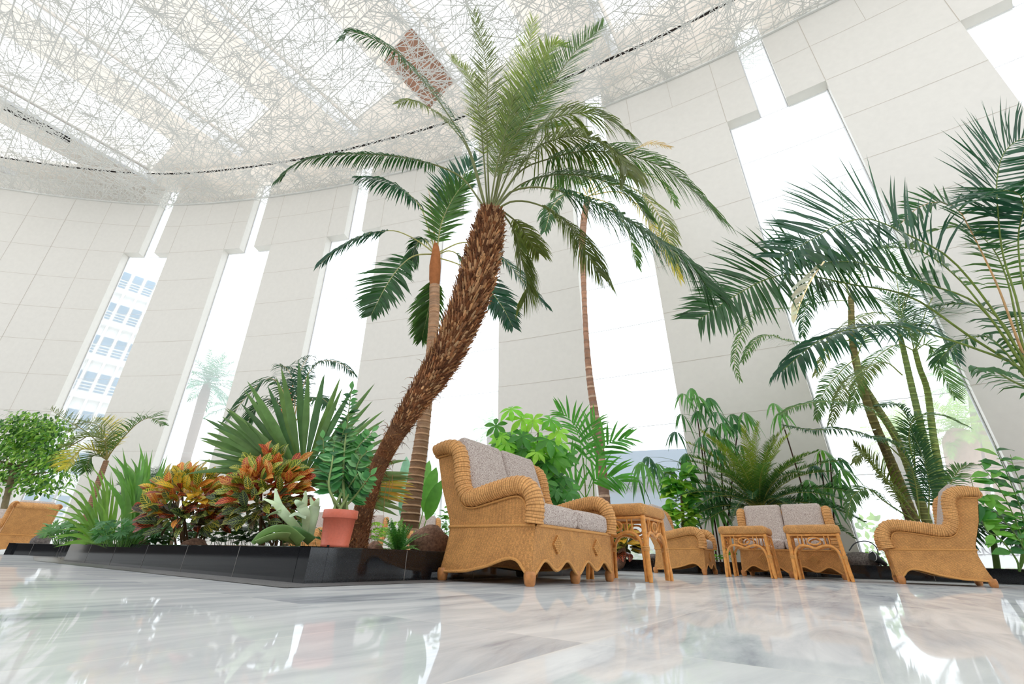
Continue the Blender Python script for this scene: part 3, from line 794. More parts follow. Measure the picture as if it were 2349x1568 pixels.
LP = [
 ([(1113, 470), (1079, 349), (1033, 271), (978, 193), (914, 124), (850, 87), (804, 71), (783, 92)], 3.85, 3.5, DKG, hs, dict(L=.3, droop=.3, w=.018)),
 ([(1110, 465), (1074, 345), (1042, 298), (1015, 269), (978, 243), (941, 230), (916, 237)], 3.9, 4.4, OLIVE, hs, dict(L=.24, droop=.3, w=.015, n=40, start=.5)),
 ([(1107, 470), (1061, 409), (1001, 379), (918, 360), (827, 353), (735, 358), (675, 378), (638, 416)], 3.85, 3.55, DKG, hs, dict(L=.24, droop=.42, w=.02, start=.3)),
 ([(1122, 470), (1118, 349), (1116, 257), (1118, 184), (1107, 101), (1084, 30)], 3.95, 4.0, OLIVE, hv, dict(L=.36, a0=60, a1=24, droop=.02, vee=.3)),
 ([(1118, 470), (1107, 331), (1097, 248), (1079, 179), (1035, 132)], 4.0, 4.5, LIME, hv, dict(L=.3, a0=55, a1=22, droop=.04)),
 ([(1130, 470), (1171, 275), (1194, 184), (1212, 106), (1223, 44)], 4.0, 4.5, LIME, hv, dict(L=.42, a0=55, a1=24, droop=.02)),
 ([(1130, 470), (1162, 321), (1198, 230), (1235, 151), (1268, 104), (1292, 108)], 3.9, 4.1, LIME, hv, dict(L=.42, a0=58, a1=30, droop=.06, w=.028)),
 ([(1132, 470), (1165, 340), (1205, 275), (1240, 200), (1262, 130)], 3.95, 4.3, LIME, hv, dict(L=.4, a0=58, a1=30, droop=.05, w=.026)),
 ([(1133, 470), (1171, 330), (1221, 257), (1272, 184), (1327, 110), (1382, 62)], 3.85, 3.9, MIDG, hv, dict(L=.42, a0=60, a1=22, droop=.03)),
 ([(1135, 470), (1190, 345), (1249, 282), (1300, 262), (1352, 260), (1398, 274), (1443, 307)], 3.85, 3.7, OLIVE, hs, dict(L=.62, droop=.34, w=.021, n=110)),
 ([(1138, 470), (1217, 352), (1272, 320), (1327, 312), (1382, 330), (1428, 369), (1440, 402)], 3.8, 3.4, OLIVE, hs, dict(L=.7, droop=.36, w=.021, n=116)),
 ([(1138, 472), (1194, 392), (1263, 363), (1336, 347), (1428, 353), (1515, 381), (1584, 431), (1641, 489)], 3.85, 3.9, MIDG, hs, dict(L=.66, droop=.3, w=.02, start=.3, n=120)),
 ([(1142, 474), (1171, 440), (1231, 429), (1309, 445), (1400, 482), (1492, 537), (1575, 601), (1632, 668)], 3.8, 3.3, DKG, hs, dict(L=.8, droop=.36, w=.021, start=.28, n=136)),
 ([(1146, 476), (1175, 462), (1217, 464), (1272, 487), (1318, 532), (1350, 588), (1378, 632)], 3.8, 3.6, OLIVE, hs, dict(L=.5, droop=.3, w=.016, start=.3, n=104)),
 ([(1147, 480), (1180, 530), (1196, 592), (1210, 652), (1203, 690)], 3.9, 4.3, OLIVE, hs, dict(L=.42, droop=.3, w=.016, a0=60)),
 ([(1148, 480), (1188, 512), (1214, 551), (1236, 580)], 3.95, 4.6, OLIVE, hs, dict(L=.34, droop=.22, w=.02, n=36)),
 ([(1128, 470), (1150, 400), (1180, 340), (1230, 300), (1290, 290)], 4.0, 4.9, MIDG, hs, dict(L=.4, droop=.12, w=.022)),
 ([(1125, 470), (1140, 380), (1160, 300), (1178, 220)], 3.8, 3.5, OLIVE, hv, dict(L=.3, a0=50, a1=25, droop=.05, w=.012, n=70)),
 ([(1140, 474), (1200, 420), (1280, 400), (1370, 410), (1450, 450), (1490, 500)], 3.95, 4.5, MIDG, hs, dict(L=.42, droop=.25, w=.022)),
]
for pts, y0, y1, c, h, ex in LP:
    k = dict(big); k.update(ex); k['tint'] = jit(c, .1); k['hint'] = h; k['L'] *= 1.15; k['n'] = max(k['n'], 60)
    fr(t, ORG, PX(pts, y0, y1), rtint=col(120, 124, 78), **k)

def ringed_trunk(m, pts, widths, c, ring, n=10, top=None):
    P = catmull(pts, 200); rad = []; tints = []
    L = 0; k = 0
    for i, p in enumerate(P):
        x = i/199*(len(widths)-1); j = int(min(x, len(widths)-2)); r = (widths[j]+(widths[j+1]-widths[j])*(x-j))*mpp(p)
        if i: L += (P[i]-P[i-1]).length
        on_ = i % 5 == 0
        f = i/199; cc = c if top is None else tuple(a+(b-a)*min(1, f*1.6) for a, b in zip(c, top)); rg = ring if top is None or f < .45 else tuple(x*.72 for x in cc)
        rad.append(r*(1.05 if on_ else .98)); tints.append(jit(rg if on_ else cc, .14))
    m.tube(P, rad, n, 0, tints=tints)
# --- broad-leaved palm behind it
Y = 6.6; ks = PX([(938, 1206), (950, 1120), (964, 1030), (978, 920), (990, 800), (996, 720), (997, 655)], Y); O2 = ks[0]
t = thing('feather_palm', 'dark green palm with a ringed trunk standing behind the leaning palm', 'palm tree', O2)
m = MB(); ringed_trunk(m, [ks[0]-V((0, 0, .05))]+ks[1:], [23, 19, 16, 13, 12, 12, 12], col(112, 88, 68), col(180, 146, 116), top=col(186, 146, 116)); m.build('trunk', 'bark', t, O2)
m = MB(); m.tube(PX([(997, 662), (997, 640), (998, 610), (1000, 583), (1000, 560)], Y), [14*mpp(O2)*.62*q for q in (1.4, 1.9, 2.0, 1.6, .9)], 10, 0, col(168, 106, 66)); m.build('crownshaft', 'bark', t, O2)
kd = dict(L=.68, n=44, w=.05, droop=.1, start=.3, rr=.016, a0=62, a1=30, rtint=col(180, 176, 130))
for pts, y0, y1, c, h, ex in [
 ([(998, 575), (974, 496), (955, 462), (914, 427), (868, 409), (816, 406)], Y, 6.2, BLUEG, hs, dict(droop=.4, start=.45, L=.55)),
 ([(996, 580), (960, 553), (914, 531), (877, 530), (827, 542), (772, 574), (736, 604)], Y, 6.0, BLUEG, hs, dict(droop=.34, start=.4, L=.6)),
 ([(996, 582), (951, 586), (918, 611), (891, 647), (868, 689), (852, 722)], Y, 5.9, DKG, hv, dict(droop=.06, start=.25, L=.7, a0=70, a1=25)),
 ([(996, 578), (972, 548), (955, 560), (946, 600), (940, 622)], Y, 6.9, DKG, hs, dict(droop=.2, L=.5)),
 ([(1000, 575), (1024, 464), (1061, 404), (1094, 366)], Y, 7.0, BLUEG, hv, dict(L=.75, droop=.03, a0=65)),
 ([(1003, 575), (1012, 515), (1035, 462), (1062, 425), (1088, 410)], Y, 6.1, MIDG, hv, dict(L=.6, droop=.05, a0=70, start=.1)),
 ([(1004, 580), (1060, 556), (1110, 568), (1160, 600), (1205, 650), (1250, 700)], Y, 6.5, BLUEG, hs, dict(L=.6, droop=.2)),
 ([(1002, 590), (996, 640), (985, 700), (968, 775)], Y, 6.9, MIDG, hv, dict(L=.6, a0=55, a1=20, droop=.05)),
 ([(1003, 590), (1060, 610), (1110, 650), (1150, 700), (1176, 748)], Y, 6.3, BLUEG, hv, dict(L=.6, droop=.1, a0=60)),
 ([(1002, 585), (1030, 575), (1055, 590), (1070, 640), (1060, 690)], Y, 7.1, DKG, hs, dict(L=.5, droop=.2)),
]:
    k = dict(kd); k.update(ex); fr(t, O2, PX(pts, y0, y1), tint=jit(c, .1), hint=h, **k)
m = MB(); m.tube(PX([(999, 575), (995, 520), (983, 432)], Y), [.02, .012, .004], 5, 0, TAN); m.build('spear_leaf', 'leaf', t, O2)
# --- slender tall palm in front of the fifth window
Y = 11.2; s3 = PX([(1392, 1160), (1378, 1060), (1366, 960), (1352, 860), (1344, 760), (1339, 650), (1336, 560), (1340, 500), (1348, 455)], Y); O3 = s3[0].copy(); O3.z = .2
t = thing('slender_palm', 'tall slender ringed palm standing in front of the window right of centre', 'palm tree', O3)
m = MB(); ringed_trunk(m, [V((s3[0].x, s3[0].y, .15))]+s3[1:], [15, 13, 11, 8.5, 6.5, 6, 7, 8, 7], col(112, 90, 78), col(188, 158, 134), top=col(168, 130, 108)); m.build('trunk', 'bark', t, O3)
sd_ = dict(L=1.0, n=40, w=.055, droop=.16, start=.18, rr=.024, a0=66, a1=30, rtint=col(196, 182, 140))
for pts, y0, y1, c, h, ex in [
 ([(1350, 450), (1400, 425), (1445, 428), (1490, 462), (1525, 520), (1541, 590)], Y, 10.0, OLIVE, hs, dict(L=1.15, droop=.3)),
 ([(1352, 448), (1420, 440), (1470, 480), (1520, 560), (1560, 640)], Y, 10.6, YEL, hs, dict(L=1.0, droop=.3)),
 ([(1352, 440), (1385, 385), (1440, 352), (1490, 330), (1537, 338)], Y, 12.0, TAN, hs, dict(L=.55, droop=.12, start=.5, w=.03)),
 ([(1350, 440), (1362, 390), (1390, 350), (1420, 345)], Y, 11.8, OLIVE, hs, dict(L=.8)),
 ([(1352, 442), (1410, 400), (1470, 396), (1520, 420), (1550, 470)], Y, 10.8, MIDG, hs, dict(L=.9, droop=.25)),
 ([(1346, 446), (1320, 405), (1290, 410), (1270, 450)], Y, 11.4, MIDG, hs, dict(L=.8, droop=.25)),
 ([(1346, 450), (1310, 440), (1270, 470), (1250, 530)], Y, 10.6, DKG, hs, dict(L=.9, droop=.25)),
 ([(1352, 452), (1400, 470), (1440, 530), (1462, 610)], Y, 11.9, MIDG, hs, dict(L=.9, droop=.2)),
]:
    k = dict(sd_); k.update(ex); fr(t, O3, PX(pts, y0, y1), tint=jit(c, .1), hint=h, **k)

# --- big palm whose stalks rise from beyond the right edge
Y = 5.6; O4 = at(2440, 985, Y); O4.z = .2; B4 = at(2425, 960, Y)
t = thing('kentia_palm', 'big palm arching into the picture from the right edge with long green stalks', 'palm tree', O4)
m = MB(); m.tube([V((O4.x, O4.y, .15)), V((O4.x, O4.y, .9)), B4], [.1, .08, .06], 10, 0, col(120, 110, 70)); m.build('trunk', 'bark', t, O4)
rd = dict(L=1.0, n=56, w=.046, droop=.06, start=.45, rr=.021, a0=80, a1=28, rtint=col(120, 136, 66), basek=.7, tipk=.45)
for pts, y0, y1, c, h, ex in [
 ([(2349, 826), (2264, 692), (2175, 589), (2077, 536), (1996, 502), (1929, 513), (1862, 549), (1790, 592)], Y, 5.0, BLUEG, hv, dict(L=1.3, n=60, start=.44)),
 ([(2349, 844), (2246, 701), (2130, 652), (2054, 625), (1979, 603), (1907, 600), (1872, 610)], Y, 4.8, DKG, hv, dict(L=.6, n=34, w=.075, jag=.2, start=.46, tipk=.7)),
 ([(2349, 855), (2220, 768), (2086, 679), (1952, 652), (1836, 629), (1764, 638), (1684, 679), (1604, 732)], Y, 5.0, DKG, hv, dict(L=1.1, n=64, start=.48)),
 ([(2349, 850), (2240, 800), (2130, 765), (2041, 745), (1952, 754), (1871, 786), (1795, 850)], Y, 5.3, BLUEG, hs, dict(L=.8, n=50, start=.45, droop=.26)),
 ([(2360, 800), (2330, 680), (2300, 580), (2288, 470), (2287, 410), (2304, 348), (2352, 312), (2400, 300)], Y, 5.2, BLUEG, hv, dict(L=1.25, n=52, start=.56)),
 ([(2380, 760), (2345, 640), (2336, 540), (2350, 470), (2330, 440), (2280, 440), (2230, 465)], Y, 4.9, BLUEG, hs, dict(L=.9, n=40, start=.55, w=.07)),
 ([(2349, 815), (2287, 652), (2222, 520), (2195, 478), (2150, 462), (2100, 480), (2060, 520)], Y, 5.9, DKG, hv, dict(L=.6, n=30, start=.55, rtint=col(186, 152, 110))),
 ([(2370, 900), (2320, 872), (2280, 850), (2240, 842)], Y, 4.6, DKG, hs, dict(L=.4, n=14, w=.075, start=.1, droop=.25)),
 ([(2349, 830), (2300, 740), (2240, 700), (2160, 700), (2080, 730)], Y, 6.4, DKG, hs, dict(L=.6, n=30, start=.45, droop=.14)),
 ([(2349, 800), (2310, 640), (2270, 560), (2210, 520), (2130, 530)], Y, 6.4, MIDG, hs, dict(L=.55, n=30, start=.5, droop=.12)),
 ([(2349, 840), (2280, 740), (2200, 640), (2110, 575), (2010, 570), (1930, 600)], Y, 5.9, MIDG, hs, dict(L=.55, n=32, start=.5, droop=.12)),
 ([(2349, 860), (2290, 790), (2250, 770), (2190, 790), (2150, 830)], Y, 5.9, DKG, hs, dict(L=.5, n=24, start=.3, droop=.16)),
]:
    k = dict(rd); k.update(ex); fr(t, O4, [B4]+PX(pts, y0, y1), tint=jit(c, .1), hint=h, **k)
m = MB()                                                   # one withered leaflet fan, pale
frond(m, PX([(1890, 600), (1862, 640), (1838, 690), (1825, 730)], 4.8), L=.4, n=14, w=.06, tint=col(196, 192, 180), hint=hs, start=.0, droop=.3, side=(1,), a0=80)
m.build('withered_frond', 'leaf', t, O4)['label'] = 'pale withered frond hanging among the green ones'

# --- clustered cane palm at the right
Y = 10.6; O5 = gz(2120, 1205, .2); O5 = at(2120, 1200, Y); O5.z = .2
t = thing('cane_palm', 'clump of green ringed canes with feathery fronds behind the right hand armchair', 'palm tree', O5)
stems = [([(2103, 1200), (2050, 1075), (1995, 940), (1958, 800), (1952, 680)], [15, 13, 11, 9, 7], col(112, 104, 66)),
         ([(2122, 1200), (2072, 1040), (2010, 930), (1975, 870), (1965, 820)], [14, 12, 10, 9, 7], col(128, 132, 84)),
         ([(2148, 1200), (2118, 1000), (2090, 880), (2072, 800), (2062, 760)], [13, 11, 9, 8, 6], col(120, 136, 82)),
         ([(2160, 1200), (2146, 1030), (2128, 900), (2110, 845), (2098, 800)], [13, 11, 9, 8, 6], col(126, 140, 80)),
         ([(2090, 1200), (2060, 1120), (2030, 1040), (2005, 985)], [12, 10, 8, 5], col(96, 84, 56))]
for pts, wd, c in stems:
    m = MB(); q = PX(pts, Y, Y-.5); q[0].z = .18
    ringed_trunk(m, q, [x*.8 for x in wd], c, (c[0]*1.6, c[1]*1.6, c[2]*1.6)); m.build('cane', 'bark', t, O5)
    top = q[-1]; d0 = (q[-1]-q[-2]).normalized()
cd_ = dict(L=.78, n=52, w=.032, droop=.1, start=.15, rr=.016, a0=62, a1=28, rtint=col(140, 150, 80))
for pts, y0, y1, c, h, ex in [
 ([(1955, 690), (1900, 690), (1818, 705), (1737, 714), (1702, 763), (1684, 826), (1697, 872)], 10.2, 9.4, MIDG, hs, dict(L=.5, droop=.2)),
 ([(1955, 780), (1880, 785), (1809, 781), (1764, 768), (1729, 786), (1702, 830)], 10.2, 9.6, MIDG, hs, dict(L=.5, droop=.2)),
 ([(1952, 680), (1945, 600), (1935, 500), (1932, 440), (1935, 415)], 10.2, 11.2, DKG, hv, dict(L=.6, a0=50)),
 ([(1952, 685), (1990, 600), (2040, 560), (2110, 560), (2180, 600)], 10.2, 10.8, MIDG, hs, dict(L=.6, droop=.2)),
 ([(1952, 680), (1920, 620), (1870, 600), (1820, 620), (1780, 670)], 10.2, 10.6, DKG, hs, dict(L=.55, droop=.2)),
 ([(1955, 690), (2000, 680), (2060, 720), (2100, 790)], 10.2, 9.9, MIDG, hs, dict(L=.55, droop=.2)),
 ([(1965, 820), (1930, 850), (1890, 900), (1870, 960)], 10.1, 9.7, MIDG, hv, dict(L=.5, droop=.1)),
 ([(2062, 765), (2030, 720), (1990, 720), (1940, 750), (1900, 800), (1870, 860)], 10.1, 9.9, OLIVE, hs, dict(L=.6, droop=.22)),
 ([(2062, 765), (2075, 690), (2110, 640), (2170, 640), (2230, 690)], 10.1, 10.6, BLUEG, hs, dict(L=.6, droop=.2)),
 ([(2064, 770), (2110, 740), (2160, 770), (2200, 830)], 10.1, 9.8, BLUEG, hs, dict(L=.6, droop=.15)),
 ([(2098, 805), (2130, 790), (2160, 850), (2190, 910)], 10.1, 9.7, MIDG, hv, dict(L=.7, droop=.05, a0=58)),
 ([(2098, 805), (2060, 790), (2010, 820), (1970, 880), (1950, 940)], 10.1, 9.9, MIDG, hs, dict(L=.6, droop=.2)),
 ([(2098, 805), (2080, 740), (2050, 690), (2010, 660)], 10.1, 10.7, DKG, hs, dict(L=.6)),
 ([(2070, 860), (2030, 830), (1980, 850), (1930, 900), (1905, 970)], 9.9, 9.2, OLIVE, hs, dict(L=.5, droop=.22)),
 ([(2080, 1040), (2030, 970), (1980, 930), (1900, 920), (1830, 930), (1790, 950)], 9.6, 9.0, MIDG, hs, dict(L=.5, droop=.2)),
 ([(2080, 1060), (2020, 1010), (1940, 985), (1860, 985), (1800, 975)], 9.6, 9.2, DKG, hs, dict(L=.45, droop=.2)),
 ([(2100, 1080), (2085, 1000), (2100, 960), (2150, 950), (2215, 975)], 9.8, 9.4, MIDG, hs, dict(L=.45, droop=.15)),
 ([(2100, 1080), (2090, 980), (2060, 930), (2015, 930)], 9.8, 9.4, DKG, hs, dict(L=.5, droop=.15)),
 ([(2110, 1190), (2060, 1130), (2010, 1080), (1980, 1040), (1960, 1060)], 9.4, 9.0, OLIVE, hs, dict(L=.45, droop=.2)),
 ([(2100, 1195), (2030, 1150), (1990, 1120), (1955, 1140), (1945, 1185)], 9.4, 8.9, MIDG, hs, dict(L=.4, droop=.2)),
 ([(2110, 1190), (2100, 1110), (2080, 1050), (2040, 1010), (1990, 1000)], 9.4, 9.0, DKG, hs, dict(L=.5, droop=.2)),
 ([(2130, 1190), (2130, 1100), (2110, 1030), (2090, 985)], 9.4, 9.2, DKG, hv, dict(L=.5, droop=.1)),
 ([(2145, 1190), (2180, 1110), (2210, 1070), (2250, 1065)], 10.0, 9.8, MIDG, hs, dict(L=.4, droop=.15)),
 ([(2062, 765), (2090, 660), (2140, 590), (2200, 580), (2260, 620)], 10.1, 10.8, DKG, hs, dict(L=.75, droop=.2)),
 ([(2062, 765), (2060, 660), (2040, 590), (2000, 550)], 10.1, 10.7, MIDG, hv, dict(L=.7, droop=.1)),
 ([(2098, 805), (2150, 720), (2210, 690), (2280, 720)], 10.1, 10.5, DKG, hs, dict(L=.75, droop=.2)),
 ([(2098, 805), (2130, 700), (2180, 630), (2250, 620), (2320, 660)], 10.1, 10.9, BLUEG, hs, dict(L=.75, droop=.2)),
 ([(1965, 820), (1990, 760), (2030, 740), (2070, 770)], 10.1, 9.9, MIDG, hs, dict(L=.6, droop=.15)),
 ([(1952, 685), (1930, 650), (1890, 650), (1850, 700), (1840, 770)], 10.2, 9.9, DKG, hs, dict(L=.65, droop=.2)),
 ([(2095, 1195), (2040, 1110), (2000, 1060), (1960, 1020)], 9.8, 9.4, OLIVE, hv, dict(L=.45, droop=.1)),
]:
    k = dict(cd_); k.update(ex); fr(t, O5, PX(pts, y0, y1), tint=jit(c, .12), hint=h, **k)

# --- cycad in the middle of the right hand bed
Y = 11.2; O6 = at(1742, 1190, Y); O6.z = .2; c6 = at(1745, 1172, Y); r6 = mpp(c6)
t = thing('cycad', 'wide green cycad behind the far sofa, its stiff fronds spreading like a fountain', 'cycad', O6)
m = MB(); m.tube([V((O6.x, O6.y, .15)), V((O6.x, O6.y, .6)), c6], [.22, .25, .18], 10, 0, col(92, 70, 50)); m.build('trunk', 'bark', t, O6)
for i in range(60):
    a = i*2.39996; q = (i+.5)/60; el = R_(82-70*q+random.uniform(-5, 5)); L = random.uniform(180, 225)*r6
    h = V((math.cos(a), math.sin(a), 0)); pts = [c6]; d = (h*math.cos(el)+V((0, 0, math.sin(el)))).normalized(); p = c6.copy()
    for s in range(6): p = p+d*(L/6); d = (d+V((0, 0, -.13-.09*q))+h*.05).normalized(); pts.append(p)
    fr(t, O6, pts, L=.27, n=76, w=.018, droop=.04, start=.14, rr=.013, a0=72, a1=38, vee=.45, tint=jit(LIME if q < .25 else MIDG if q < .6 else DKG, .15), hint=V((0, 0, 1)) if el < 1.2 else (-h+V((0, 0, .3))), rtint=col(150, 150, 84), tipk=.3)
# ------------------------------------------------------------------ shrubs and small plants
def base_at(px, py, Y, z=.2):
    p = at(px, py, Y); return V((p.x, p.y, z))
def stem(m, a, b, r0, r1, c, bow=V((0, 0, 0)), n=8, sides=5):
    a, b = V(a), V(b); P = [a.lerp(b, i/(n-1))+bow*math.sin(math.pi*i/(n-1)) for i in range(n)]
    m.tube(P, [r0+(r1-r0)*i/(n-1) for i in range(n)], sides, 0, c); return P
CAMD = V((0, -1, .15))

# great fan palm
Y = 5.0; hub = at(694, 1100, Y); O = base_at(690, 1240, Y); k = mpp(hub)
t = thing('fan_palm', 'fan palm with huge stiff pleated leaves behind the crotons', 'fan palm', O)
m = MB(); stem(m, (O.x, O.y, .15), hub, .03, .02, col(120, 140, 70)); m.build('leaf_stalk', 'leaf', t, O)
m = MB(); ax = V((-.42, .05, .92))
for i in range(30):
    q = i/29; a = R_(176-150*q); px = (math.cos(a), math.sin(a)); L = (225+60*math.sin(math.pi*q))*k*random.uniform(.93, 1.04)
    if q > .8: L *= .95
    d = (RT*px[0]+UP*px[1]); d = (d+V((0, .25*math.sin(a)+random.uniform(-.1, .1), 0))).normalized()
    fan(m, hub, d, CAMD, 1, L, L*.066, 0, col(92, 124, 66) if i % 3 else col(70, 104, 62), droop=.03)
m.build('fan_leaf', 'thick', t, O)
m = MB(); hub2 = at(708, 1112, Y+.35)
for i in range(20):
    a = R_(62-75*i/19); L = random.uniform(200, 250)*k*(.8 if i < 6 else 1.0); d = (RT*math.cos(a)+UP*math.sin(a)+V((0, .15, 0))).normalized()
    fan(m, hub2, d, CAMD, 1, L, L*.085, 0, col(104, 132, 74), droop=.05)
m.build('fan_leaf', 'thick', t, O)
m = MB()
for i in range(9):
    a = R_(8-16*i/8); d = (RT*math.cos(a)+UP*math.sin(a)+V((0, .1, 0))).normalized(); b = hub2+d*150*k
    fan(m, b, d, CAMD, 1, random.uniform(90, 110)*k, 8*k, 0, random.choice([YEL, col(196, 150, 60), OLIVE]), droop=.05)
m.build('withered_leaf', 'thick', t, O)['label'] = 'yellowing dried leaf tips'
m = MB()
for i in range(12):
    a = R_(178-60*i/11); L = random.uniform(170, 240)*k; d = (RT*math.cos(a)+UP*math.sin(a)+V((0, -.1, 0))).normalized()
    fan(m, at(640, 1075, Y-.2), d, CAMD, 1, L*.8, L*.06, 0, col(84, 116, 62), droop=.06)
m.build('fan_leaf', 'thick', t, O)

# terracotta pot with a glossy zamioculcas
Y = 3.64; pb = base_at(768, 1250, Y, PH); kk = mpp(pb); R0 = 31*kk; R1 = 38.5*kk; Hh = 79*kk
t = thing('potted_plant', 'glossy upright plant in a terracotta plastic pot at the corner of the black edging', 'potted plant', pb)
m = MB(); nn = 40
prof = [(R0*.96, .0), (R0, .006), (R0*1.01, .02), (R0*1.0, .022), (R1*.93, Hh*.76), (R1*1.0, Hh*.765), (R1*1.02, Hh*.78), (R1*1.02, Hh*.99), (R1*1.0, Hh), (R1*.94, Hh), (R1*.93, Hh*.93)]
m.grid([[pb+V((r*math.cos(2*math.pi*j/nn), r*math.sin(2*math.pi*j/nn), z)) for j in range(nn)] for r, z in prof], close=True)
m.build('pot', 'terracotta', t, pb)
m = MB(); m.box(pb+V((-.01, -R0-.0, .007)), (.016, .012, .014)); m.build('drain_notch', 'dark', t, pb)
m = MB(); m.add([pb+V((R1*.93*math.cos(2*math.pi*j/nn), R1*.93*math.sin(2*math.pi*j/nn), Hh*.95)) for j in range(nn)], [tuple(range(nn))]); m.build('potting_soil', 'soil', t, pb)
top = pb+V((0, 0, Hh*.94))
ZZ = [((750, 1168), (748, 1090), (741, 1005), 26), ((770, 1168), (788, 1060), (798, 960), (806, 893), 46), ((765, 1168), (772, 1100), (778, 1040), (788, 985), 30), ((780, 1168), (800, 1090), (818, 1030), (854, 990), 40),
      ((790, 1168), (806, 1120), (822, 1060), (842, 1035), 30), ((775, 1170), (795, 1130), (815, 1095), (830, 1075), 28), ((758, 1170), (755, 1120), (762, 1060), (768, 1010), 30), ((795, 1170), (812, 1140), (835, 1110), (850, 1090), 22)]
for pts in ZZ:
    n = pts[-1]; P = catmull([top+V((random.uniform(-.05, .05), random.uniform(-.05, .05), 0))]+[at(x, y, Y+random.uniform(-.1, .12)) for x, y in pts[1:-1]], 30)
    m = MB(); m.tube(P, [.013-.010*i/29 for i in range(30)], 7, 0, col(132, 150, 92))
    for j in range(n):
        u = .28+.72*j/n; x = u*28.9; i = int(x); T = (P[i+1]-P[i]).normalized(); sd = T.cross(V((.3, -1, .2))).normalized(); s = 1 if j % 2 else -1
        d = (T*.55+sd*s+V((0, random.uniform(-.5, .2), 0))).normalized(); g = random.choice([col(58, 116, 62), col(78, 140, 72), col(44, 92, 54), col(112, 160, 104)])
        leaf(m, P[i], d, V((0, -.7, .7))+rvec()*.4, random.uniform(.095, .125)*(1.0 if u < .85 else .7), .055, g, .15, .25)
    leaf(m, P[-1], P[-1]-P[-3], V((0, -1, .2)), .08, .045, col(92, 150, 84), .1, .2)
    m.build('leafy_stem', 'thick', t, pb)

# staghorn: pale antler fronds
Y = 4.15; O = base_at(690, 1243, Y); PG = col(196, 214, 182); k = mpp(O)
t = thing('staghorn_fern', 'pale grey green staghorn fern with forked antler fronds left of the terracotta pot', 'fern', O)
def antler(chains, c):
    m = MB()
    for pts, w0, w1 in chains:
        P = catmull([at(x, y, Y+dy) for x, y, dy in pts], 14)
        m.tube(P, [(w0+(w1-w0)*i/13)*k for i in range(14)], 10, 0, jit(c, .06), flat=.17)
    m.build('antler_frond', 'thick', t, O)
antler([([(698, 1230, 0), (672, 1200, -.1), (652, 1178, -.15), (640, 1165, -.15)], 7, 11), ([(646, 1170, -.15), (625, 1152, -.2), (603, 1143, -.2)], 10, 2), ([(641, 1165, -.15), (636, 1145, -.15), (632, 1120, -.1)], 10, 2), ([(643, 1172, -.15), (622, 1178, -.2), (612, 1186, -.2)], 9, 2)], PG)
antler([([(698, 1236, 0), (701, 1205, -.05), (702, 1180, -.1), (690, 1160, -.1)], 6, 12), ([(694, 1165, -.1), (700, 1145, -.1), (701, 1125, -.1)], 10, 2), ([(692, 1160, -.1), (682, 1152, -.15), (676, 1148, -.1)], 9, 3), ([(702, 1185, -.1), (680, 1178, -.15), (664, 1185, -.2)], 9, 3)], PG)
antler([([(712, 1238, .05), (716, 1205, 0), (720, 1180, 0), (722, 1160, 0)], 6, 14), ([(722, 1165, 0), (715, 1150, 0), (712, 1140, 0)], 9, 2), ([(722, 1162, 0), (728, 1150, 0), (732, 1142, .05)], 10, 2)], col(190, 206, 172))
antler([([(690, 1242, -.1), (660, 1215, -.2), (630, 1212, -.25), (600, 1225, -.25), (580, 1246, -.25)], 12, 5)], col(120, 156, 92))
antler([([(690, 1242, -.05), (650, 1228, -.2), (620, 1232, -.25), (590, 1244, -.25)], 13, 8)], col(150, 182, 116))
antler([([(715, 1240, 0), (690, 1222, -.1), (668, 1215, -.1), (645, 1225, -.12)], 12, 6)], col(96, 136, 80))
antler([([(700, 1240, .05), (712, 1215, .05), (708, 1190, .05), (715, 1170, .1)], 9, 5)], col(86, 126, 70))

# crotons
def croton(name, label, c, Y, rx, ry, n, topc, O, shape='ball'):
    t = thing(name, label, 'croton', O); ctr = at(c[0], c[1], Y); k = mpp(ctr); m = MB(); tops = []
    for i in range(9):
        a = random.uniform(0, 6.28); r = random.uniform(.2, .7); tp_ = ctr+V((math.cos(a)*rx*r*k, math.sin(a)*rx*r*k*.7, random.uniform(-.1, .5)*ry*k)); tops.append(tp_)
        stem(m, (O.x+random.uniform(-.12, .12)*rx/100, O.y+random.uniform(-.1, .1), .15), tp_, .012, .006, col(84, 64, 44))
    m.build('stem', 'bark', t, O); m = MB()
    for i in range(n):
        v = rvec(-.75, 1); v.y = v.y if v.y < 0 or random.random() < .45 else -v.y; rr = random.uniform(.45, .95)
        p = ctr+V((v.x*rx*k*rr, v.y*rx*k*.7*rr, v.z*ry*k*rr)); h = v.z*rr+random.uniform(-.25, .25)
        d = (V((v.x, v.y*.6-.25, v.z*.6+.45))+rvec()*.4).normalized()
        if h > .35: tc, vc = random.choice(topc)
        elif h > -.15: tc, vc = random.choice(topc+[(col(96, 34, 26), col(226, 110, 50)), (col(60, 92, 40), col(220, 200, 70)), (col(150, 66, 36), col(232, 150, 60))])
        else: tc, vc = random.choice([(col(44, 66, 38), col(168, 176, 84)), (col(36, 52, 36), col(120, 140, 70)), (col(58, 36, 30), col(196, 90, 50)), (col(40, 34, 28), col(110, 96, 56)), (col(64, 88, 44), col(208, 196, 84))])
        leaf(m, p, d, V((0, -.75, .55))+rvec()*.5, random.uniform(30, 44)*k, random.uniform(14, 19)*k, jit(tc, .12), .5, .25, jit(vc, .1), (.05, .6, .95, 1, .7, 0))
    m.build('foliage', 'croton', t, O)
YT = [(col(236, 186, 40), col(150, 160, 50)), (col(222, 160, 40), col(246, 214, 90)), (col(70, 96, 34), col(240, 214, 70)), (col(214, 110, 44), col(246, 190, 80)), (col(104, 128, 40), col(244, 222, 80)), (col(228, 196, 70), col(120, 130, 40))]
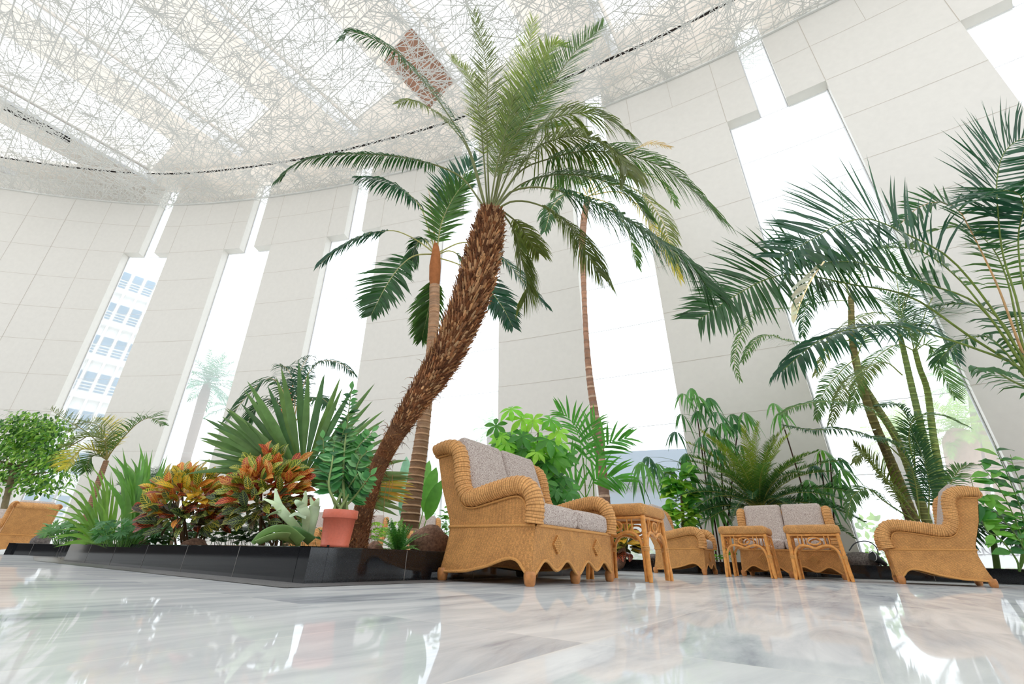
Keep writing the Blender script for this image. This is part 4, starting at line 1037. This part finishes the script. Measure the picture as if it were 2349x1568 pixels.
RTc = [(col(196, 74, 44), col(246, 190, 80)), (col(92, 124, 40), col(236, 226, 90)), (col(150, 40, 34), col(240, 130, 60)), (col(120, 146, 50), col(238, 232, 110)), (col(210, 120, 50), col(250, 206, 100)), (col(60, 96, 40), col(214, 220, 84))]
Y = 5.0; O = base_at(440, 1243, Y)
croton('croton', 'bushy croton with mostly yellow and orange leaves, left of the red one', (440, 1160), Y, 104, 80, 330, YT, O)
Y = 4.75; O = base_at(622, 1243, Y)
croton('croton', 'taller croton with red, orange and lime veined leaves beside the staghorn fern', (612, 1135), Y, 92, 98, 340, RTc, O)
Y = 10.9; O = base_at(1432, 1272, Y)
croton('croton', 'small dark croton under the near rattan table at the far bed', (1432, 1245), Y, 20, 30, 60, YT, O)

# strap leaved clumps
def straps(name, label, cat, O, tips, Y, w, c, nfill=0, spread=40):
    t = thing(name, label, cat, O); k = mpp(O); m = MB()
    for x, y, dy in tips:
        b = O+V((random.uniform(-.1, .1), random.uniform(-.1, .1), 0)); e = at(x, y, Y+dy)
        mid = b.lerp(e, .55)+V((0, 0, (e-b).length*random.uniform(.06, .2))); P = catmull([b, mid, e], 10); cc = jit(c, .15)
        vs = []; sd = (e-b).cross(V((0, -1, .2))).normalized(); sd = (sd+rvec()*.3).normalized()
        for i, p in enumerate(P):
            q = i/9; hw = w*.5*(.5+1.6*q if q < .3 else 1.0 if q < .6 else max(.02, (1-q)/.4)); nn = V((0, -1, .3))
            vs += [p-sd*hw, p+nn*hw*-.3, p+sd*hw]
        fs = []
        for i in range(9):
            o = i*3; fs += [(o, o+1, o+4, o+3), (o+1, o+2, o+5, o+4)]
        m.add(vs, fs, 0, cc)
    m.build('foliage', 'leaf', t, O); return t
Y = 6.2; O = base_at(300, 1238, Y)
tips = [(281, 1026, .1), (262, 1042, 0), (319, 1016, .2), (335, 1040, .3), (350, 1030, .1), (375, 1050, .2), (392, 1062, 0), (420, 1056, .3), (446, 1080, .2), (405, 1092, -.1), (300, 1050, .2), (309, 1075, -.2), (328, 1090, -.2), (360, 1085, -.1), (246, 1060, .1), (290, 1090, -.2), (430, 1066, .5), (385, 1040, .6), (345, 1065, -.1), (270, 1085, -.1), (368, 1120, -.3), (318, 1110, -.3)]
straps('strap_leaf_plant', 'clump of broad upright strap leaves at the left of the yellow croton', 'plant', O, tips+[(x+random.uniform(-14, 14), y+random.uniform(0, 40), random.uniform(-.2, .4)) for x, y, d in tips*2], Y, .075, col(92, 136, 62))
Y = 6.6; O = base_at(240, 1240, Y)
tips = [(120, 1115, -.2), (108, 1138, -.1), (105, 1180, -.3), (203, 1060, 0), (112, 1240, -.5), (150, 1160, -.2), (185, 1085, .1), (230, 1075, 0), (180, 1130, -.2), (255, 1080, 0), (130, 1215, -.4), (160, 1200, -.3), (212, 1100, 0), (170, 1105, .2), (140, 1245, -.5), (262, 1110, -.2), (225, 1150, -.3), (270, 1140, -.3), (196, 1150, 0)]
straps('grassy_plant', 'thin arching grassy leaves spilling over the left end of the bed', 'plant', O, tips+[(x+random.uniform(-18, 18), y+random.uniform(-8, 30), random.uniform(-.3, .3)) for x, y, d in tips], Y, .035, col(104, 142, 66))

# lacy philodendrons along the edge
def lacy(label, x0, x1, yt, Y, n, c):
    O = base_at((x0+x1)/2, 1240, Y); t = thing('philodendron', label, 'plant', O); m = MB(); k = mpp(O)
    for i in range(n):
        p = at(random.uniform(x0, x1), random.uniform(yt, 1238), Y+random.uniform(-.25, .3)); p.z = max(p.z, .22); b = V((O.x+(p.x-O.x)*.5, O.y+(p.y-O.y)*.4, .2))
        stem(m, b, p, .004, .003, col(90, 130, 60), V((0, 0, .03)), 5, 4)
        ax = (V((p.x-b.x, -.25, .1))+rvec()*.35).normalized(); cc = jit(c, .2)
        fan(m, p, ax, V((0, -.6, .8))+rvec()*.3, 9, random.uniform(12, 19)*k, 5*k, R_(115), cc, droop=.05)
    m.build('foliage', 'leaf', t, O)
lacy('low philodendron with lacy cut leaves at the foot of the strap leaves', 215, 365, 1190, 5.6, 70, col(66, 112, 66))
lacy('low lacy philodendron between the two rocks at the left end of the bed', 105, 225, 1200, 7.3, 55, col(84, 128, 76))

# young date palm with a thin bare trunk at the left
Y = 8.6; O = base_at(205, 1180, Y); q = PX([(205, 1180), (214, 1140), (228, 1100), (237, 1075), (244, 1056)], Y)
t = thing('date_palm', 'small feathery palm with a thin pinkish trunk in front of the left pilaster', 'palm tree', O)
m = MB(); ringed_trunk(m, [V((O.x, O.y, .15))]+q[1:], [7, 6, 6, 6, 5], col(160, 124, 100), col(126, 96, 76)); m.build('trunk', 'bark', t, O)
for pts, y1 in [([(244, 1056), (257, 1034), (284, 1002), (316, 970), (347, 958), (374, 976)], 8.2), ([(244, 1050), (241, 1015), (222, 1002), (187, 1004), (158, 1022)], 8.2), ([(245, 1050), (246, 1010), (225, 975), (195, 970), (165, 990)], 9.0),
                ([(244, 1052), (230, 1020), (190, 985), (150, 962), (115, 938)], 9.0), ([(245, 1052), (225, 1035), (190, 1030), (165, 1050), (148, 1075)], 8.0), ([(246, 1050), (262, 1005), (250, 975), (232, 960)], 9.2), ([(244, 1054), (222, 1042), (205, 1055), (198, 1080)], 8.4)]:
    fr(t, O, PX(pts, Y, y1), L=.42, n=46, w=.018, droop=.1, start=.12, rr=.012, a0=62, a1=30, vee=.5, tint=jit(random.choice([OLIVE, MIDG, YEL]), .12), hint=hs, rtint=col(150, 140, 84))

# weeping fig at the far left
Y = 17.0; O = base_at(30, 1175, Y, 0); c0 = at(62, 1050, Y); k = mpp(c0)
t = thing('weeping_fig', 'bushy small leaved fig tree behind the armchairs at the left edge', 'tree', O)
m = MB(); stem(m, O, at(30, 1080, Y), .11, .08, col(124, 112, 88), n=6, sides=8)
for i in range(12): stem(m, at(30, 1110-i*4, Y), c0+V((random.uniform(-70, 80)*k, random.uniform(-.8, .8), random.uniform(-50, 70)*k)), .05, .02, col(112, 100, 78), n=6)
m.build('trunk', 'bark', t, O); m = MB()
for i in range(3600):
    b = random.choice([(20, 1000, 60, 62), (105, 1005, 48, 62), (60, 1060, 85, 70), (110, 1085, 40, 50), (0, 1060, 60, 80), (75, 980, 40, 40)])
    v = rvec(); rr = random.uniform(.45, 1.02); p = at(b[0], b[1], Y)+V((v.x*b[2]*k*rr, v.y*1.1*rr, v.z*b[3]*k*rr))
    d = (V((v.x*.6, v.y*.6-.2, -.5))+rvec()*.5).normalized(); g = random.choice([col(78, 124, 50), col(104, 148, 58), col(56, 92, 46), col(132, 166, 72)])
    leaf(m, p, d, v+V((0, -.4, .7)), random.uniform(.15, .22), .085, g, .2, .2, wid=(.1, 1, .75, 0))
m.build('foliage', 'leaf', t, O)

# palms far behind the fan palm
Y = 8.2; O = base_at(668, 1200, Y); b0 = at(668, 985, Y)
t = thing('feather_palm', 'dark drooping palm with small orange fruit peeping over the fan palm', 'palm tree', O)
m = MB(); ringed_trunk(m, [V((O.x, O.y, .15)), O.lerp(b0, .5), b0], [9, 8, 7], col(110, 96, 76), col(170, 150, 120)); m.build('trunk', 'bark', t, O)
for pts, y1, c in [([(668, 985), (690, 900), (715, 845), (750, 826), (790, 838), (812, 858)], 8.0, BLUEG), ([(668, 985), (660, 930), (640, 880), (612, 868), (575, 900), (520, 962)], 7.6, DKG), ([(668, 985), (680, 900), (690, 850), (700, 828), (712, 815)], 8.8, BLUEG),
                   ([(668, 985), (650, 940), (625, 915), (590, 930), (570, 965)], 7.8, DKG), ([(668, 985), (700, 930), (730, 910), (760, 930)], 7.7, DKG), ([(668, 985), (672, 890), (662, 850), (640, 835)], 8.9, BLUEG)]:
    fr(t, O, PX(pts, Y, y1), L=.5, n=36, w=.034, droop=.28, start=.25, rr=.013, a0=62, a1=34, tint=jit(c, .12), hint=hs, rtint=col(190, 168, 128))
for x, y in ((661, 920), (644, 958)):
    m = MB(); c = at(x, y, Y-.4)
    for i in range(60):
        p = c+V((random.gauss(0, .03), random.gauss(0, .03), random.gauss(0, .09))); r = .014
        m.add([p+V((r, 0, 0)), p+V((0, r, 0)), p-V((r, 0, 0)), p-V((0, r, 0)), p+V((0, 0, r)), p-V((0, 0, r))], [(0, 1, 4), (1, 2, 4), (2, 3, 4), (3, 0, 4), (1, 0, 5), (2, 1, 5), (3, 2, 5), (0, 3, 5)], 0, jit(col(216, 120, 70), .2))
    m.build('fruit_cluster', 'thick', t, O)
Y = 9.4
for nm, cx in (('low feathery palm directly in front of the second window from the left', 350), ('low feathery palm to the right of the strap leaves, under the second window', 410)):
    O = base_at(cx, 1200, Y); b0 = at(cx, 1130, Y); t = thing('feathery_palm', nm, 'palm', O)
    m = MB(); stem(m, (O.x, O.y, .15), b0, .05, .04, col(110, 96, 76)); m.build('trunk', 'bark', t, O)
    for i in range(9):
        a = R_(165-150*i/8); L = 85; pts = [(cx, 1130)]+[(cx+math.cos(a)*L*s, 1130-math.sin(a)*L*s+28*s*s) for s in (.4, .75, 1)]
        fr(t, O, PX(pts, Y, Y+random.uniform(-.7, .7)), L=.32, n=34, w=.015, droop=.15, start=.12, rr=.008, vee=.4, tint=jit(DKG, .2), hint=hs)

# leaves right of the ringed trunk
Y = 7.4; O = base_at(945, 1215, Y); t = thing('banana_plant', 'banana like plant with broad paddle leaves between ringed trunk and sofa back', 'plant', O); k = mpp(O)
for (x0, y0), (x1, y1), w, c, dy in [((952, 1205), (1000, 1062), 34, col(92, 150, 66), 0), ((958, 1205), (1010, 1098), 32, col(84, 140, 62), -.2), ((938, 1205), (930, 1030), 30, col(130, 178, 160), .3), ((948, 1200), (985, 1040), 30, col(104, 158, 80), .3), ((935, 1205), (925, 1110), 24, col(110, 160, 140), .2)]:
    m = MB(); b = at(x0, y0, Y); b.z = .2; e = at(x1, y1, Y+dy); s = b.lerp(e, .45); stem(m, b, s, .012, .008, col(140, 170, 100)); d = e-s
    leaf(m, s, d, V((.1, -1, .2)), d.length, w*k, c, .25, .25, wid=(.1, .75, 1, 1, .9, .6, 0)); m.build('paddle_leaf', 'leaf', t, O)

# money tree behind the sofa
Y = 6.4; O = base_at(1205, 1215, Y); t = thing('money_tree', 'bright green bush with five fingered leaves rising behind the sofa', 'shrub', O); k = mpp(at(1200, 1050, Y))
m = MB(); P1 = [stem(m, (O.x+dx, O.y, .15), at(x, y, Y), .018, .01, col(110, 104, 78), n=8) for dx, x, y in ((-.1, 1165, 1000), (.05, 1235, 985), (.1, 1262, 1010), (0, 1200, 1040))]; m.build('stem', 'bark', t, O)
m = MB(); hubs = [(1138, 976, 34), (1172, 938, 38), (1197, 960, 40), (1223, 963, 36), (1262, 962, 40), (1281, 990, 40), (1162, 1015, 34), (1259, 1008, 52), (1150, 1000, 28)]
hubs += [(random.uniform(1140, 1310), random.uniform(1000, 1165), random.uniform(32, 46)) for _ in range(74)]
for i, (x, y, L) in enumerate(hubs):
    if x < 1165 and y > 1060: continue
    p = at(x, y, Y+random.uniform(-.45, .35) if i > 8 else Y-.35); b = P1[i % 4][5]; stem(m, b, p, .005, .003, col(110, 150, 70), V((0, 0, .04)), 5, 4)
    nrm = (V((0, -1, .6))+rvec()*.35).normalized(); e1 = nrm.orthogonal().normalized(); e2 = nrm.cross(e1); a0 = random.uniform(0, 6.28)
    g = jit(random.choice([col(122, 184, 66), col(98, 160, 62), col(78, 134, 62), col(146, 200, 76)]) if y < 1060 else random.choice([col(66, 124, 58), col(84, 146, 62), col(54, 102, 54)]), .1)
    for j in range(6):
        a = a0+j*6.283/6; d = e1*math.cos(a)+e2*math.sin(a)+V((0, 0, -.15)); leaf(m, p, d, nrm, L*k*random.uniform(.8, 1.05), L*.36*k, jit(g, .08), .35, .2, wid=(.08, .5, .9, 1, .6, 0))
m.build('foliage', 'leaf', t, O)

# bamboo palm
Y = 7.4; O = base_at(1350, 1215, Y); t = thing('bamboo_palm', 'slim bamboo palm with wide leaflets right of the five fingered bush', 'palm', O)
m = MB(); stem(m, (O.x, O.y, .15), at(1338, 1050, Y), .014, .01, col(120, 140, 70)); stem(m, (O.x+.1, O.y, .15), at(1360, 1080, Y), .014, .01, col(120, 140, 70)); m.build('cane', 'leaf', t, O)
for pts, dy in [([(1340, 1080), (1330, 1010), (1310, 965), (1282, 942)], -.2), ([(1350, 1120), (1372, 1055), (1395, 1018), (1438, 1004)], -.3), ([(1345, 1140), (1365, 1100), (1400, 1092), (1430, 1105)], -.3), ([(1338, 1100), (1310, 1060), (1285, 1060), (1265, 1080)], -.2), ([(1345, 1100), (1345, 1050), (1352, 1000), (1365, 965)], .2), ([(1348, 1150), (1320, 1115), (1300, 1110), (1280, 1125)], -.2)]:
    fr(t, O, PX(pts, Y, Y+dy), L=.5, n=12, w=.05, droop=.07, start=.3, rr=.009, a0=60, a1=25, vee=.3, tint=jit(col(76, 136, 62), .12), hint=hv, basek=.7, tipk=.6)

# big heart leaved climber by the far armchair
Y = 11.6; O = base_at(1562, 1235, Y); t = thing('pothos', 'climber with large heart shaped yellow green leaves behind the rattan table', 'plant', O); k = mpp(at(1560, 1140, Y))
m = MB(); stem(m, (O.x, O.y, .15), at(1562, 1085, Y), .05, .04, col(110, 92, 66)); m.build('moss_pole', 'bark', t, O); m = MB()
for i in range(110):
    y = random.uniform(1078, 1222); wx = 46 if y < 1150 else 34; x = 1562+random.uniform(-wx, wx); p = at(1562+(x-1562)*.5, y, Y-.1); d = (V(((x-1562)/30, -.5, .35))+rvec()*.4).normalized()
    leaf(m, p, d, V((0, -.6, .8))+rvec()*.4, random.uniform(24, 36)*k, random.uniform(17, 23)*k, jit(random.choice([col(120, 172, 60), col(86, 146, 58), col(64, 118, 52), col(156, 190, 80)]), .12), .6, .25, wid=(.5, 1, .95, .6, 0))
m.build('foliage', 'leaf', t, O)

# lady palms
def rhapis(label, O, stems_, hubs, Y):
    t = thing('lady_palm', label, 'palm', O); k = mpp(at(hubs[0][0], hubs[0][1], Y)); m = MB(); tops = []
    for a, b in stems_:
        p = at(*a, Y); p.z = .15; e = at(*b, Y); stem(m, p, e, .022, .016, col(72, 50, 42)); tops.append((p, e))
    m.build('cane', 'bark', t, O); m = MB()
    for x, y in hubs:
        p = at(x, y, Y+random.uniform(-.5, .3)); s = min((a.lerp(e, .4+.6*j/5) for a, e in tops for j in range(6)), key=lambda q: (q-p).length+(.6 if q.z > p.z else 0))
        stem(m, s, p, .006, .004, col(100, 120, 70), V((0, 0, .05)), 6, 4)
        ax = (V(((p.x-s.x), random.uniform(-.5, .2), .0)).normalized()*.6+V((0, -.3, -.15))+rvec()*.3).normalized()
        fan(m, p, ax, V((0, -.5, 1))+rvec()*.35, random.randint(6, 9), random.uniform(26, 36)*k, 7*k, R_(110), jit(random.choice([col(58, 106, 60), col(84, 134, 66), col(44, 84, 58)]), .12), droop=.75)
    m.build('fan_leaves', 'leaf', t, O)
rhapis('lady palm with fingered fan leaves on dark canes left of the cycad', base_at(1630, 1225, 11.9), [((1632, 1215), (1600, 960)), ((1640, 1215), (1612, 1010)), ((1652, 1215), (1650, 985)), ((1622, 1215), (1560, 1060)), ((1645, 1215), (1690, 1000))],
       [(1583, 890), (1598, 908), (1568, 903), (1624, 912), (1565, 950), (1604, 942), (1645, 945), (1675, 950), (1708, 945), (1630, 980), (1685, 972), (1551, 990), (1475, 1060), (1505, 1062), (1535, 1080), (1462, 1095), (1490, 1048), (1610, 1000), (1640, 1030), (1575, 1040), (1620, 1120), (1650, 1130), (1600, 1150), (1640, 1160), (1595, 1100), (1660, 1005), (1700, 1020), (1610, 925), (1655, 970), (1630, 1090)], 11.9)
rhapis('lady palm with drooping fan leaves between cycad and cane palm', base_at(1880, 1215, 11.6), [((1870, 1200), (1800, 985)), ((1885, 1200), (1880, 1040)), ((1890, 1200), (1905, 1060))],
       [(1777, 925), (1790, 945), (1886, 1032), (1900, 1050), (1922, 1050), (1928, 1075), (1905, 1105), (1855, 1100), (1915, 1090), (1870, 1065), (1860, 1130), (1895, 1140), (1930, 1110), (1845, 1120)], 11.0)

# ferns and greenery near the leaning trunk
Y = 4.7; O = base_at(915, 1246, Y); t = thing('sword_fern', 'green sword fern between the leaning trunk and the brown boulder', 'fern', O); k = mpp(O)
for i in range(34):
    a = i*2.4; el = R_(random.uniform(20, 85)); L = random.uniform(55, 85)*k; h = V((math.cos(a), math.sin(a)*.8, 0)); d = (h*math.cos(el)+V((0, 0, math.sin(el)))).normalized(); p = O+V((0, 0, .0)); pts = [p]
    for s in range(5): p = p+d*(L/5); p.z = max(p.z, .225); d = (d+V((0, 0, -.16))).normalized(); pts.append(p)
    fr(t, O, pts, L=.035, n=26, w=.011, droop=.05, start=.08, rr=.003, a0=85, a1=60, vee=.2, tint=jit(random.choice([col(96, 150, 74), col(122, 168, 96), col(66, 118, 58)]), .1), hint=V((0, -.3, 1)) if el < 1.1 else V((0, -1, .2)), tipk=.25, basek=.6)
def lowleaves(label, x0, x1, y0, y1, Y, n, c, L=20, name='groundcover'):
    O = base_at((x0+x1)/2, y1, Y); t = thing(name, label, 'plant', O); k = mpp(O); m = MB()
    for i in range(n):
        p = at(random.uniform(x0, x1), random.uniform(y0, y1), Y+random.uniform(-.25, .25)); p.z = max(p.z, .23); g = V((p.x+random.uniform(-.1, .1), p.y+.1, .2))
        if i % 6 == 0: stem(m, g, p, .003, .002, c, V(), 3, 3)
        leaf(m, p, (rvec(-.1, .7)+V((0, -.4, .1))), V((0, -.4, 1))+rvec()*.3, random.uniform(.7, 1.2)*L*k, .5*L*k, jit(random.choice([c, (c[0]*.6, c[1]*.7, c[2]*.7), (c[0]*1.3, c[1]*1.2, c[2])]), .1), .4, .2)
    m.build('foliage', 'leaf', t, O)
lowleaves('light green leafy groundcover right behind the leaning trunk', 845, 925, 1200, 1240, 5.3, 70, col(128, 176, 62))
lowleaves('leafy groundcover behind the grey boulder next to the sofa back', 1010, 1060, 1165, 1232, 6.2, 50, col(96, 150, 60))
lowleaves('low leaves at the bed edge between the far armchair and tables', 1630, 1690, 1262, 1284, 10.7, 40, col(98, 150, 62), 14)
lowleaves('small sprouting plant beside the dark grey boulder', 1990, 2030, 1268, 1290, 9.9, 22, col(120, 176, 70), 12)
lowleaves('dark leafy plant low behind the staghorn fern', 640, 735, 1190, 1238, 4.7, 50, col(64, 108, 52), 22)
# plants in the lower right corner
Y = 7.9; O = base_at(2330, 1290, Y); t = thing('heliconia', 'leafy plant with broad bright green blades at the lower right corner', 'plant', O); k = mpp(O)
for P0 in ([(2345, 1240), (2310, 1150), (2275, 1095), (2250, 1068)], [(2349, 1200), (2320, 1110), (2297, 1060), (2282, 1022)], [(2360, 1190), (2345, 1120), (2325, 1070), (2318, 1042)], [(2349, 1260), (2300, 1190), (2260, 1160), (2230, 1150)], [(2330, 1280), (2290, 1230), (2260, 1210), (2225, 1090)]):
    m = MB(); P = catmull([V((O.x, O.y, .2))]+[at(x, y, Y-.3) for x, y in P0], 24); m.tube(P, [.016-.012*i/23 for i in range(24)], 6, 0, col(110, 140, 74))
    for j in range(16):
        i = 7+j; s = 1 if j % 2 else -1; T = (P[min(i+1, 23)]-P[i-1]).normalized(); sd = T.cross(V((0, -1, .2))).normalized()
        leaf(m, P[i], T*.6+sd*s+V((0, -.2, -.1)), V((0, -.7, .7))+rvec()*.4, random.uniform(36, 52)*k, random.uniform(15, 21)*k, jit(random.choice([col(70, 132, 56), col(48, 100, 52), col(110, 164, 70)]), .12), .4, .2)
    m.build('leafy_stem', 'leaf', t, O)
Y = 8.6; O = base_at(2270, 1270, Y); t = thing('small_palm', 'dark low palm with drooping fronds right behind the right hand armchair', 'palm', O); b0 = at(2272, 1195, Y)
m = MB(); stem(m, (O.x, O.y, .15), b0, .05, .045, col(84, 108, 56)); m.build('trunk', 'bark', t, O)
for i in range(11):
    a = R_(200-220*i/10); L = 75; pts = [(2272, 1195)]+[(2272+math.cos(a)*L*s, 1195-math.sin(a)*L*s*.8+40*s*s) for s in (.4, .75, 1)]
    fr(t, O, PX(pts, Y, Y+random.uniform(-.8, .6)), L=.42, n=22, w=.03, droop=.15, start=.12, rr=.009, vee=.3, tint=jit(DKG, .2), hint=hs)

lowleaves('dark leafy filler low behind the yellow croton stems', 345, 525, 1180, 1243, 5.7, 330, col(58, 92, 46), 24)
lowleaves('dark leafy filler low behind the red croton stems', 525, 665, 1180, 1243, 5.5, 300, col(54, 86, 44), 24)
# stones and fallen bits
RK = 'stones in the planting beds'
def rk(label, px, py, w, h, Y, mat, seed):
    p = at(px, py, Y); k = mpp(p); rock('boulder', label, (p.x, p.y, .2+h*k*.30), (w*k, w*k*.8, h*k*1.35), mat, seed*.7, seed, 'rock', RK)
rk('large brown pitted boulder left of the sofa back', 985, 1240, 100, 64, 4.95, 'rockbrown', 1)
rk('smaller grey boulder touching the sofa back', 1040, 1245, 46, 38, 5.4, 'rockbrown', 2)
rk('grey angular stone at the left end of the bed', 93, 1243, 42, 28, 11.1, 'rockgrey', 3)
rk('pale pinkish stone beside the grassy leaves', 196, 1245, 48, 24, 7.2, 'rockbrown', 4)
rk('small pink stone just left of the yellow croton', 332, 1245, 24, 16, 5.6, 'rockbrown', 5)
rk('smooth brown stone under the yellow croton', 447, 1246, 58, 22, 4.95, 'rockbrown', 6)
rk('brown boulder seen between the big sofa and the table legs', 1420, 1268, 40, 44, 10.9, 'rockbrown', 7)
rk('flat dark grey boulder between the far sofa and the right armchair', 1974, 1286, 62, 34, 9.6, 'rockgrey', 8)
p = base_at(2018, 1290, 9.3, .2); t = thing('garden_spotlight', 'small dark garden spotlight with a pale rim standing beside the grey boulder', 'spotlight', p)
M['lampdark'] = plain('dark lamp housing', lin(52, 54, 58), .4)
m = MB(); m.tube([p, p+V((0, 0, .1))], .02, 8); m.build('stake', 'lampdark', t, p)
m = MB(); m.tube([p+V((.14, .05, .06)), p+V((0, 0, .13)), p+V((-.13, -.05, .2))], [.04, .06, .085], 14); m.build('housing', 'lampdark', t, p)
m = MB(); m.tube([p+V((-.13, -.05, .2))+V((0, math.cos(a)*.085, math.sin(a)*.085)) for a in [6.2832*k/20 for k in range(21)]], .008, 5, cap=False); m.build('rim', 'frame', t, p)
cb = MB(); cb.tube(catmull([at(1948, 1262, 9.5), at(1962, 1245, 9.5), at(1990, 1241, 9.5), at(2012, 1258, 9.5), V((p.x, p.y+.05, .24))], 20), .011, 6, 0)
tag(cb.build('cable', 'lampdark', org=p), 'thin black cable arching over the grey boulder to the garden spotlight', 'cable')
rk('low grey stone behind the far armchair', 1500, 1274, 40, 16, 11.0, 'rockgrey', 10)
rk('flat reddish stone at the foot of the leaning trunk', 862, 1246, 44, 24, 4.6, 'rockbrown', 11)
# ------------------------------------------------------------------ outside the windows
M['render'] = plain('white rendered facade', lin(236, 236, 234), .8)
M['bluepane'] = plain('blue tinted outdoor glazing', lin(92, 132, 158), .3)
M['bluegrey'] = plain('blue grey fascia', lin(120, 140, 164), .7)
Y = 46
def facing(px, Y): p = at(px, 1260, Y); return V((p.x, p.y, 0)), math.atan2(p.y, p.x)-math.pi/2
p0, rz = facing(22, 44)
t = thing('apartment_building', 'tall white building with blue balcony windows seen through the leftmost window', 'building', p0, rz)
m = MB(); m.box((-.3, 4, 17), (6.2, 7, 34)); m.build('facade', 'render', t, smooth=False)
for i in range(7):
    z = 3.5+i*4.2
    m = MB(); m.box((-.3, .3, z-1.6), (6.2, 1.2, .5)); m.build('balcony_slab', 'render', t, smooth=False)
    for j in range(5):
        m = MB(); m.box((-2.8+j*1.2, .44, z+.7), (.8, .1, 1.0))
        for q in range(3): m.box((-2.8+j*1.2, .44, z-.1-q*.34), (.8, .1, .16))
        w_ = m.build('window', 'bluepane', t, smooth=False)
m = MB()
for q in range(6): m.box((-3.4+q*1.2, .1, 15), (.2, .6, 30))
m.build('facade_rib', 'render', t, smooth=False)
p0, rz = facing(1515, 34)
t = thing('low_building', 'low flat roofed building with a blue grey fascia beyond the central right window', 'building', p0, rz)
m = MB(); m.box((0, 3, 2.0), (15, 6, 4)); m.build('wall', 'render', t, smooth=False)
m = MB(); m.box((0, -.6, 6.1), (16, 9, 1.7)); m.build('fascia', 'bluegrey', t, smooth=False)
m = MB(); m.box((0, -.3, 3.9), (15.5, 7, .9)); m.build('canopy', 'bluegrey', t, smooth=False)
def outpalm(label, bx, by, cx, cy, Y, rad, n, c, wt, trunkc=col(120, 104, 92), L=.5):
    O = at(bx, by, Y); O.z = -.06; C = at(cx, cy, Y); k = mpp(C)
    t = thing('outdoor_palm', label, 'palm tree', O); m = MB(); m.tube([O, O.lerp(C, .5)+V((.1, 0, 0)), O.lerp(C, .92), C], [wt*k*1.1, wt*k, wt*k*1.2, wt*k*.8], 9, 0, trunkc); m.build('trunk', 'bark', t, O)
    for i in range(n):
        a = i*2.39996; q = (i+.5)/n; el = R_(85-115*q); h = V((math.cos(a), math.sin(a), 0)); d = (h*math.cos(el)+V((0, 0, math.sin(el)))).normalized(); p = C.copy(); pts = [p]
        for s in range(5): p = p+d*(rad*k/5); d = (d+V((0, 0, -.2))).normalized(); pts.append(p)
        fr(t, O, pts, L=rad*k*.3, n=24, w=rad*k*.02, droop=.15, start=.15, rr=rad*k*.01, tint=jit(c, .15), hint=V((0, 0, 1)) if el < 1.2 else V((0, -1, .3)))
outpalm('outdoor palm with a slim trunk seen through the second window from the left', 432, 1060, 476, 880, 33, 78, 30, col(70, 120, 104), 9)
outpalm('outdoor palm at the right side of the second window from the left', 500, 1060, 530, 935, 38, 62, 22, col(70, 120, 104), 8)
outpalm('outdoor palm top beyond the window left of the five fingered bush', 1128, 1100, 1126, 985, 36, 48, 18, col(110, 150, 110), 8)
outpalm('thick date palm in the garden behind the cane palm', 2190, 1210, 2200, 990, 24, 95, 26, col(132, 156, 84), 26, col(168, 140, 124))
outpalm('second date palm in the garden near the right edge of the window', 2290, 1200, 2275, 960, 27, 90, 24, col(122, 148, 84), 20, col(160, 132, 116))
outpalm('taller garden palm behind the two date palms', 2210, 1180, 2235, 880, 34, 95, 24, col(116, 150, 100), 10)
outpalm('garden palm left of the clustered canes outside', 2060, 1190, 2060, 1000, 28, 85, 20, col(140, 160, 90), 12)
def hedge(label, px, Y, w, h, n, c):
    p = at(px, 1255, Y); p.z = -.06; t = thing('hedge', label, 'hedge', p); m = MB()
    for i in range(n):
        q = p+V((random.uniform(-w, w), random.uniform(-.8, .8), random.uniform(.1, h))); leaf(m, q, rvec(-.2, 1), V((0, -1, .4))+rvec()*.4, .34, .2, jit(random.choice([c, (c[0]*.7, c[1]*.75, c[2]*.7), (c[0]*1.3, c[1]*1.2, c[2])]), .15), .3, .2, wid=(.1, 1, .75, 0))
    m.build('foliage', 'leaf', t, p)
hedge('garden shrubs outside behind the sofa back', 1030, 27, 4.5, 2.6, 420, col(84, 140, 84))
hedge('garden hedge outside the rightmost big window', 2220, 21, 6, 2.4, 500, col(120, 156, 70))
hedge('low planting outside beneath the blue grey fascia', 1480, 27, 6, .8, 240, col(120, 140, 110))
# outdoor banner glimpsed low in the right corner
p = at(2310, 1238, 16.5); rz = math.atan2(p.y, p.x)-math.pi/2
t = thing('banner', 'white banner with grey lettering and a pink corner outside the right window', 'banner', (p.x, p.y, 0), rz)
M['bannerwhite'] = plain('white banner vinyl', lin(240, 240, 244), .6); M['pink'] = plain('pink print', lin(238, 140, 160), .6); M['ink'] = plain('grey print', lin(120, 110, 124), .6)
m = MB(); m.box((0, 0, 1.05), (2.6, .03, 1.5)); m.build('panel', 'bannerwhite', t, smooth=False)
m = MB(); m.box((.85, -.02, 1.5), (.8, .012, .55)); m.build('pink_corner', 'pink', t, smooth=False)
m = MB()
for x in (-1.2, 1.2): m.tube([(x, .05, 0), (x, .05, 1.9)], .03, 6)
m.build('post', 'frame', t)
for s, x, z in (('TO', .1, 1.5), ('VICULO', -.75, 1.13), ('ENTAS.LO', -.95, .78)):
    cu = bpy.data.curves.new('lettering', 'FONT'); cu.body = s; cu.size = .36; cu.extrude = .004
    o = bpy.data.objects.new('lettering', cu); COL.objects.link(o)
    me = bpy.data.meshes.new_from_object(o.evaluated_get(bpy.context.evaluated_depsgraph_get())); bpy.data.objects.remove(o)
    o = bpy.data.objects.new('lettering', me); COL.objects.link(o); o.parent = t; o.location = (x, -.022, z-.1); o.rotation_euler = (math.pi/2, 0, 0)
    me.materials.clear(); me.materials.append(M['ink'])
